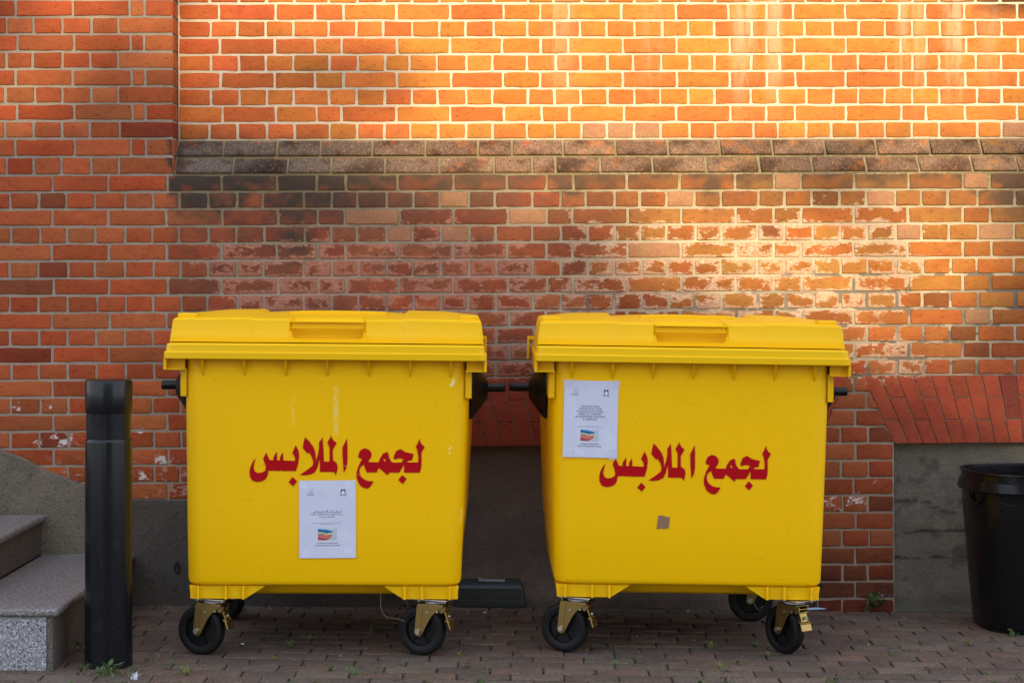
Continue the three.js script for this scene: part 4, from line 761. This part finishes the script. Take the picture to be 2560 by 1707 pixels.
for (const k of [0, 1]) {
  const t = thing('paper_notice', k ? 'white notice in English with a picture of folded clothes, taped to the right bin' : 'white notice in Arabic with a picture of folded clothes, taped low on the left bin', 'notice');
  part('sheet', sheet(k ? 0.2175 : 0.2235, k ? 0.308 : 0.306, null, k), phys({ map: notice(k), roughness: 0.42, clearcoat: 0.35, clearcoatRoughness: 0.22 }), t);
  const w = k ? 0.108 : 0.11, h = 0.152;
  if (k) {
    part('tape', merged([bx(0.045, 0.034, 0.0004, -w + 0.018, h - 0.012, 0.0026), bx(0.045, 0.034, 0.0004, w - 0.016, h - 0.012, 0.0026), bx(0.03, 0.03, 0.0004, -w + 0.028, -h + 0.012, 0.0026)]), tapeM, t);
    const s = new THREE.Shape(); s.absellipse(0, 0, 0.024, 0.023, 0, 6.283); const g = new THREE.ExtrudeGeometry(s, { depth: 0.0004, bevelEnabled: false, curveSegments: 16 }); g.translate(w - 0.018, -h + 0.012, 0.0026); part('tape', g, tapeM, t);
  }
  if (k) stick(t, binR, -0.4045, 0.956, -0.009); else stick(t, binL, 0.011, 0.556, 0.013);
}
{
  const s = [[-0.018, 0.034], [0.004, 0.033], [0.014, 0.026], [0.030, 0.027], [0.027, -0.018], [0.022, -0.029], [0.004, -0.030], [-0.010, -0.028], [-0.026, -0.033]].map(([a, b]) => [a * 0.95, b * 0.84]);
  const t = new THREE.Mesh(extr(s, 0.0007), std({ color: rgb(0.25, 0.145, 0.075), roughness: 0.55 })); t.name = 'tape_scrap'; scene.add(t);
  tag(t, 'torn scrap of brown parcel tape on the front of the right bin', 'tape'); stick(t, binR, -0.1085, 0.545, 0.02); t.castShadow = t.receiveShadow = true;
}

// ---------------------------------------------------------------- black dustbin at the right
{
  const d = 7.5, x = 2.275, t = thing('dustbin', 'open black plastic dustbin standing at the right edge under the brick arch', 'dustbin', [x, gy(x), DW - d]);
  const m = phys({ color: rgb(0.006, 0.006, 0.0065), specularIntensity: 0.5, roughness: 0.5, roughnessMap: scuffTex, bumpMap: scaled(grainTex, 3, 3), bumpScale: 0.001 });
  const H = 0.70, ring = (y, r, sq) => { const p = []; for (let i = 0; i < 72; i++) { const a = -i / 72 * Math.PI * 2 + Math.PI / 2, c = Math.cos(a), s = Math.sin(a), k = Math.pow(Math.abs(c) ** sq + Math.abs(s) ** sq, -1 / sq); const wob = 1 + 0.012 * Math.sin(a * 3 + y * 40) * Math.sin(a * 7 + 1) * (y > 0.5); p.push([c * r * k * wob, s * r * k * wob]); } return { y, p }; };
  const body = [[0, 0.190], [0.012, 0.202], [0.03, 0.207], [0.25, 0.228], [0.45, 0.243], [0.56, 0.250], [H - 0.02, 0.252], [H - 0.004, 0.252], [H - 0.004, 0.244], [0.4, 0.234], [0.03, 0.20]].map(([y, r]) => ring(y, r, 2.6));
  part('body', loft(body, 0.6, true, true), m, t);
  const lip = [[H - 0.085, 0.251], [H - 0.088, 0.270], [H - 0.078, 0.275], [H - 0.040, 0.264], [H - 0.036, 0.256], [H - 0.010, 0.255], [H - 0.006, 0.260], [H, 0.259], [H, 0.249], [H - 0.01, 0.243]].map(([y, r]) => ring(y, r, 2.6));
  const lg = loft(lip, 0.5, false, false); part('collar', lg, m, t);
  for (const a of [0.35, Math.PI + 0.35]) { const g = new THREE.TorusGeometry(0.052, 0.009, 10, 24, Math.PI); g.rotateZ(Math.PI); g.rotateY(Math.PI / 2 ); g.translate(0.262, H - 0.085, 0); g.rotateY(a + Math.PI / 2 * 0); part('handle', g, m, t); }
  const wr = []; for (let i = 0; i < 5; i++) { const c = new THREE.QuadraticBezierCurve3(new THREE.Vector3(-0.2 + i * 0.03, H - 0.10, 0.19 + i * 0.012), new THREE.Vector3(-0.16 + i * 0.03, H - 0.14 - i * 0.006, 0.215 + i * 0.01), new THREE.Vector3(-0.11 + i * 0.035, H - 0.13 + i * 0.006, 0.238 + i * 0.004)); wr.push(new THREE.TubeGeometry(c, 10, 0.005, 6)); }
  part('crease', merged(wr), m, t); t.rotation.y = 0.06;
}

// ---------------------------------------------------------------- bait box between the bins
{
  const d = F * EYE / 812 - 0.06, p = at(1226, 1512, d), t = thing('bait_box', 'low dark green plastic box on the paving against the wall between the bins', 'bait box', [p.x, gy(p.x), p.z - 0.07]);
  const m = std({ color: rgb(0.036, 0.046, 0.038), roughness: 0.35 });
  part('base', bx(0.325, 0.028, 0.19, 0, 0.014, 0, 0.006), m, t);
  part('lid', (() => { const g = loft([[0.030, 0], [0.036, 0], [0.09, 0.006], [0.098, 0.014], [0.118, 0.045], [0.122, 0.055]].map(([y, i]) => ({ y, p: rrect(0.156 - i * 0.4, 0.09 - i, -0.09 + i * 0.4, 0.014, 4) })), 0.4); return g; })(), m, t);
  part('ledge', bx(0.33, 0.006, 0.194, 0, 0.031, 0, 0.002), m, t);
  part('label', (() => { const g = extr([[-0.055, 0], [-0.055, 0.014], [-0.052, 0.024], [-0.04, 0.013], [0.066, 0.011], [0.066, -0.002]], 0.0008); g.rotateX(-0.5); g.translate(0.0, 0.1155, 0.056); return g; })(), std({ color: rgb(0.26, 0.25, 0.27), roughness: 0.7 }), t);
}

// ---------------------------------------------------------------- weeds, litter, wire
const leafM = phys({ color: rgb(0.065, 0.12, 0.02), roughness: 0.8, transmission: 0.25, thickness: 0, side: THREE.DoubleSide });
const dryM = std({ color: rgb(0.17, 0.13, 0.06), roughness: 0.9, side: THREE.DoubleSide });
function blade(len, w, bend, ang, base = [0, 0, 0]) {
  const pos = [], idx = [], n = 4; for (let i = 0; i <= n; i++) { const t = i / n, b = bend * t * t, ww = w * (1 - t * 0.92) / 2; pos.push(-ww, len * t * (1 - 0.3 * bend * t), b * len, ww, len * t * (1 - 0.3 * bend * t), b * len); }
  for (let i = 0; i < n; i++) { const a = i * 2; idx.push(a, a + 1, a + 2, a + 1, a + 3, a + 2); }
  const g = new THREE.BufferGeometry(); g.setAttribute('position', new THREE.Float32BufferAttribute(pos, 3)); g.setIndex(idx); g.computeVertexNormals(); g.rotateY(ang); g.translate(...base); return g;
}
function leaf(l, w, tilt, ang, base) {
  const s = new THREE.Shape(); s.moveTo(0, 0); s.quadraticCurveTo(w, l * 0.4, 0, l); s.quadraticCurveTo(-w, l * 0.4, 0, 0); const g = new THREE.ShapeGeometry(s, 6); g.rotateX(tilt); g.rotateY(ang); g.translate(...base); g.deleteAttribute('uv'); return g.toNonIndexed();
}
function tuft(n, len, w, spread, leafy = 0) {
  const a = []; for (let i = 0; i < n; i++) a.push(blade(len * rr(0.5, 1.1), w, rr(0.2, 1.4), R() * 6.28, [jit(spread), 0, jit(spread)]).toNonIndexed());
  for (let i = 0; i < leafy; i++) a.push(leaf(len * rr(0.35, 0.7), len * rr(0.2, 0.35), rr(0.3, 1.3), R() * 6.28, [jit(spread * 1.3), len * rr(0.05, 0.8), jit(spread * 1.3)]));
  a.forEach((g) => { g.deleteAttribute('uv'); }); const g = mergeGeometries(a); g.computeVertexNormals(); return g;
}
{
  const vars = [tuft(10, 0.022, 0.0028, 0.014, 2), tuft(14, 0.032, 0.003, 0.018, 4), tuft(6, 0.016, 0.003, 0.022, 10)], r = rng(77);
  const t = thing('grass', 'short weeds and moss growing in the joints of the paving', 'weeds'); t.userData.kind = 'stuff';
  const sel = jointSpots.filter(([x, z, d]) => { const open = !(x > -1.25 && x < 1.3 && z < 0.72); return r() < (open ? (z > 0.72 ? 0.40 : 0.25) : 0.06); });
  vars.forEach((g, k) => {
    const s = sel.filter((_, i) => i % 3 === k), im = new THREE.InstancedMesh(g, leafM, s.length), mtx = new THREE.Matrix4();
    s.forEach(([x, z], i) => { const sc = (0.5 + r() * 0.9); const px = x + (r() - 0.5) * 0.03, pz = z + (r() - 0.5) * 0.08; mtx.compose(new THREE.Vector3(px, gy(px) - 0.006, pz), new THREE.Quaternion().setFromAxisAngle(new THREE.Vector3(0, 1, 0), r() * 6.28), new THREE.Vector3(sc, sc, sc)); im.setMatrixAt(i, mtx); const q = 0.6 + r() * 0.9; im.setColorAt(i, rgb(q * (0.8 + r() * 0.8), q, q * 0.8)); });
    im.name = 'weeds'; im.castShadow = im.receiveShadow = true; im.userData.kind = 'stuff'; t.add(im);
  });
}
function weed(label, X, Y, geo, mat = leafM) {
  const d = F * (EYE - gy((X - 1280) * 7 / F)) / (Y - HY), p = at(X, Y, d), t = new THREE.Mesh(geo, mat); t.name = numbered('weed'); t.position.set(p.x, gy(p.x) - 0.004, p.z); t.castShadow = t.receiveShadow = true; scene.add(t); return tag(t, label, 'weed');
}
weed('tuft of grass at the foot of the black bollard', 270, 1683, tuft(26, 0.06, 0.004, 0.03, 10));
weed('low mossy clump spreading in front of the bollard foot', 286, 1690, tuft(44, 0.032, 0.0035, 0.07, 26));
weed('small leafy weed left of the foot of the bollard', 214, 1672, tuft(4, 0.03, 0.003, 0.02, 22));
weed('dry mossy weed in the corner between bollard and granite step', 196, 1628, tuft(20, 0.04, 0.003, 0.03, 12), std({ color: rgb(0.07, 0.085, 0.02), roughness: 0.9, side: THREE.DoubleSide }));
weed('leafy weed growing at the foot of the brick pier left of the dustbin', 2188, 1524, tuft(8, 0.085, 0.004, 0.03, 46));
weed('tall grass blades beside the right bin at the wall foot', 2066, 1519, tuft(26, 0.17, 0.007, 0.035, 8));
weed('broad-leaved seedling on the paving under the left bin', 928, 1590, mergeGeometries([leaf(0.04, 0.016, 0.9, 1.3, [0, 0.006, 0]), leaf(0.036, 0.015, 0.8, -1.4, [0, 0.006, 0]), leaf(0.03, 0.012, 0.4, 0.2, [0, 0.02, 0]), leaf(0.03, 0.012, 0.5, 3.0, [0, 0.012, 0])].map((g) => g)));
weed('dry straw-coloured grass at the wall foot behind the left bin', 1040, 1512, tuft(40, 0.07, 0.0025, 0.16), dryM);
weed('dry weed strands on the paving right of the bait box', 1292, 1512, tuft(26, 0.06, 0.002, 0.06, 3), dryM);
weed('small weed by the paving at the wall foot left of the dustbin', 2320, 1516, tuft(12, 0.025, 0.003, 0.05, 8));
weed('dry weed on the paving right of the bollard', 372, 1648, tuft(16, 0.03, 0.003, 0.03, 4), dryM);
{
  const d0 = DW - 0.0, p = at(8, 1478, F * 1.25 / 778), m = new THREE.Mesh(tuft(26, 0.03, 0.003, 0.025, 10), leafM); m.name = numbered('weed'); scene.add(m); tag(m, 'green tuft growing at the back of the lower granite step', 'weed');
  const st = scene.getObjectByName('granite_steps'); m.position.set(st.position.x - 0.36, st.position.y + 0.255, st.position.z - 0.16);
}
function litter(name, label, category, X, Y, geo, mat, dy = 0) {
  const d = F * (EYE - gy((X - 1280) * 7 / F)) / (Y - HY), p = at(X, Y, d), t = new THREE.Mesh(geo, mat); t.name = name; t.position.set(p.x, gy(p.x) + dy, p.z); t.castShadow = t.receiveShadow = true; scene.add(t); return tag(t, label, category);
}
{
  const g = extr([[-0.034, 0], [-0.028, 0.006], [-0.01, 0.009], [0.01, 0.012], [0.03, 0.010], [0.062, 0.005], [0.05, 0.002], [0.02, 0.001], [-0.02, -0.002]], 0.004, 0.0008); g.rotateX(-0.9);
  litter('plastic_wrapper', 'crumpled pale blue plastic wrapper on the paving behind the right bin', 'litter', 2034, 1527, g, std({ color: rgb(0.32, 0.47, 0.62), roughness: 0.35 }), 0.006);
  const f = []; for (let i = 0; i < 34; i++) f.push(blade(rr(0.015, 0.035), 0.003, rr(0.2, 1.2), R() * 6.28, [jit(0.012), 0, jit(0.008)])); 
  litter('feather', 'fluffy white feather on the paving at the right of the bollard foot', 'feather', 334, 1697, mergeGeometries(f), std({ color: rgb(0.75, 0.77, 0.85), roughness: 1, side: THREE.DoubleSide }));
  const pb = new THREE.SphereGeometry(0.0075, 10, 8); pb.scale(1.1, 0.5, 0.9); litter('pebble', 'small white pebble on the paving right of the left bin front wheel', 'pebble', 605, 1611, pb, std({ color: rgb(0.6, 0.58, 0.53), roughness: 0.8 }), 0.003);
  const pc = new THREE.IcosahedronGeometry(0.009, 1); pc.scale(1.2, 0.6, 1); litter('paper_scrap', 'scrap of crumpled grey paper on the paving in front of the bait box', 'litter', 1212, 1533, pc, std({ color: rgb(0.4, 0.38, 0.37), roughness: 0.9 }), 0.004);
  const lf = leaf(0.035, 0.012, 1.45, 1.2, [0, 0.003, 0]); litter('dead_leaf', 'dry yellow leaf on the paving at the right of the right bin', 'leaf', 2080, 1549, lf, dryM, 0.001);
}
{
  const r = rng(123), t = thing('grit', 'loose grit and small stones scattered over the paving and along the wall foot', 'grit'); t.userData.kind = 'stuff';
  const g = new THREE.IcosahedronGeometry(0.004, 0), n = 420, im = new THREE.InstancedMesh(g, std({ color: rgb(1, 1, 1), roughness: 0.9 }), n), m = new THREE.Matrix4();
  for (let i = 0; i < n; i++) { const wallFoot = i < 190, x = (r() - 0.5) * 5, z = wallFoot ? 0.02 + r() * r() * 0.22 + 0.02 * x : r() * 1.6, sc = 0.35 + r() * r() * (wallFoot ? 1.3 : 0.8), c = 0.08 + r() * r() * 0.5; m.compose(new THREE.Vector3(x, gy(x) + 0.001, z), new THREE.Quaternion().setFromEuler(new THREE.Euler(r() * 6, r() * 6, r() * 6)), new THREE.Vector3(sc * 1.3, sc * 0.8, sc)); im.setMatrixAt(i, m); im.setColorAt(i, rgb(c, c * 0.92, c * 0.82)); }
  im.name = 'stones'; im.userData.kind = 'stuff'; im.castShadow = im.receiveShadow = true; t.add(im);
}
{
  const pts = [[952, 1478, 6.66], [951, 1500, 6.66], [953, 1524, 6.655], [966, 1542, 6.65], [990, 1546, 6.64], [1012, 1553, 6.63]].map((p) => at(...p));
  const m = new THREE.Mesh(new THREE.TubeGeometry(new THREE.CatmullRomCurve3(pts), 40, 0.0011, 6), std({ color: rgb(0.16, 0.11, 0.05), roughness: 0.6 })); m.name = 'wire'; scene.add(m); tag(m, 'thin brown wire hanging from under the left bin', 'wire');
  const q = [[1880, 1492, 7.0], [1888, 1512, 7.0], [1898, 1524, 7.0], [1908, 1514, 7.0]].map((p) => at(...p));
  const m2 = new THREE.Mesh(new THREE.TubeGeometry(new THREE.CatmullRomCurve3(q), 30, 0.001, 6), std({ color: rgb(0.3, 0.3, 0.29), roughness: 0.6 })); m2.name = numbered('wire'); scene.add(m2); used.wire = 1; m2.name = 'wire_001'; tag(m2, 'thin grey wire looping under the right bin', 'wire');
}

// ---------------------------------------------------------------- across the yard, behind the viewer: what shades the wall
const toFar = (x, y, z) => [x + z * Math.tan(SUN_AZ), y + z * Math.tan(SUN_EL) / Math.cos(SUN_AZ)];
{
  const z = 26, [ax, ay] = toFar(-1.75, 2.45, z), pitch = 0.365, half = 10, eave = ay - half * pitch;
  const t = thing('hall', 'long rendered hall with a low gabled roof across the yard', 'building', [ax, 0, z]);
  const wallM = std({ map: concTex, color: rgb(0.62, 0.58, 0.52), roughness: 0.95 }), roofM = std({ color: rgb(0.14, 0.12, 0.115), roughness: 0.9 });
  part('wall', extr([[-half + 0.4, -0.5], [half - 0.4, -0.5], [half - 0.4, eave], [0, ay - 0.25], [-half + 0.4, eave]], 16), wallM, t).position.z = 0.4;
  for (const s of [-1, 1]) { const L = Math.hypot(half, half * pitch), g = bx(L, 0.18, 17, 0, 0, 8.5); g.rotateZ(-s * Math.atan(pitch)); g.translate(s * half / 2, (ay + eave) / 2 - 0.09, 0); part('roof', g, roofM, t); }
  for (const x of [-6, -2, 2, 6]) part('window', merged([bx(1.4, 0.08, 0.12, x, 2.0, 0.36), bx(1.4, 0.08, 0.12, x, 3.8, 0.36), bx(0.08, 1.72, 0.12, x - 0.66, 2.9, 0.36), bx(0.08, 1.72, 0.12, x + 0.66, 2.9, 0.36)]), std({ color: rgb(0.7, 0.7, 0.68) }), t);
}
function tree(label, cx, cy, z, blobs, trunkR, nLeaf, seed) {   // blobs in wall coordinates: where the crown's shade should fall
  const r = rng(seed), [tx] = toFar(cx, 0, z), t = thing('tree', label, 'tree', [tx, gy(tx), z], 'trees across the yard');
  const bark = std({ color: rgb(0.10, 0.075, 0.055), roughness: 0.95 }), top = toFar(cx, cy, z)[1];
  part('trunk', new THREE.LatheGeometry([[trunkR * 1.4, -0.2], [trunkR, 0.6], [trunkR * 0.7, top * 0.7], [0.02, top]].map((q) => new THREE.Vector2(...q)), 14), bark, t);
  const lg = []; { const s = new THREE.Shape(); s.moveTo(0, -0.05); s.quadraticCurveTo(0.04, 0, 0, 0.06); s.quadraticCurveTo(-0.04, 0, 0, -0.05); lg.push(new THREE.ShapeGeometry(s, 3)); }
  const im = new THREE.InstancedMesh(lg[0], leafM, nLeaf), m = new THREE.Matrix4(), tot = blobs.reduce((s, b) => s + b[4], 0); let i = 0; const limbs = [];
  for (const [x, y, rx, ry, wt] of blobs) {
    const [fx, fy] = toFar(x, y, z), n = Math.floor(nLeaf * wt / tot), dz = (r() - 0.5) * 1.2;
    const a = new THREE.Vector3(0, Math.min(top * 0.6, fy - 0.3), 0), b = new THREE.Vector3(fx - tx, fy, dz); limbs.push(new THREE.TubeGeometry(new THREE.QuadraticBezierCurve3(a, a.clone().lerp(b, 0.5).add(new THREE.Vector3(0, 0.15, 0)), b), 8, 0.03, 6));
    for (let k = 0; k < n && i < nLeaf; k++, i++) {
      const p = new THREE.Vector3((r() + r() + r() - 1.5) / 1.1, (r() + r() + r() - 1.5) / 1.1, (r() + r() + r() - 1.5) / 1.1), sc = 0.7 + r() * 0.9;
      m.compose(new THREE.Vector3(fx - tx + p.x * rx, fy + p.y * ry, dz + p.z * Math.max(rx, 0.5)), new THREE.Quaternion().setFromEuler(new THREE.Euler(r() * 6, r() * 6, r() * 6)), new THREE.Vector3(sc, sc, sc)); im.setMatrixAt(i, m);
    }
  }
  im.count = i; im.name = 'crown'; im.userData.kind = 'stuff'; im.castShadow = true; t.add(im); part('limbs', merged(limbs), bark, t);
}
tree('leafy tree left of the hall across the yard', -3.6, 4.2, 21, [[-2.45, 2.78, 0.40, 0.24, 1.1], [-2.3, 2.22, 0.45, 0.20, 1.2], [-1.62, 2.80, 0.25, 0.10, 0.35], [-1.22, 2.40, 0.48, 0.11, 0.5], [-0.8, 2.27, 0.30, 0.05, 0.4], [-3.2, 2.7, 0.9, 0.7, 2], [-1.9, 2.40, 0.2, 0.10, 0.25]], 0.2, 3200, 5);
tree('slender tree right of the hall across the yard', 3.2, 3.0, 19, [[2.70, 1.95, 0.42, 0.5, 1.5], [2.48, 1.60, 0.30, 0.24, 0.8], [3.2, 2.3, 0.6, 0.8, 1.6], [1.35, 1.90, 0.30, 0.05, 0.12], [0.35, 1.86, 0.30, 0.05, 0.14], [0.75, 1.50, 0.22, 0.04, 0.12]], 0.16, 3000, 9);

renderer.render(scene, camera);
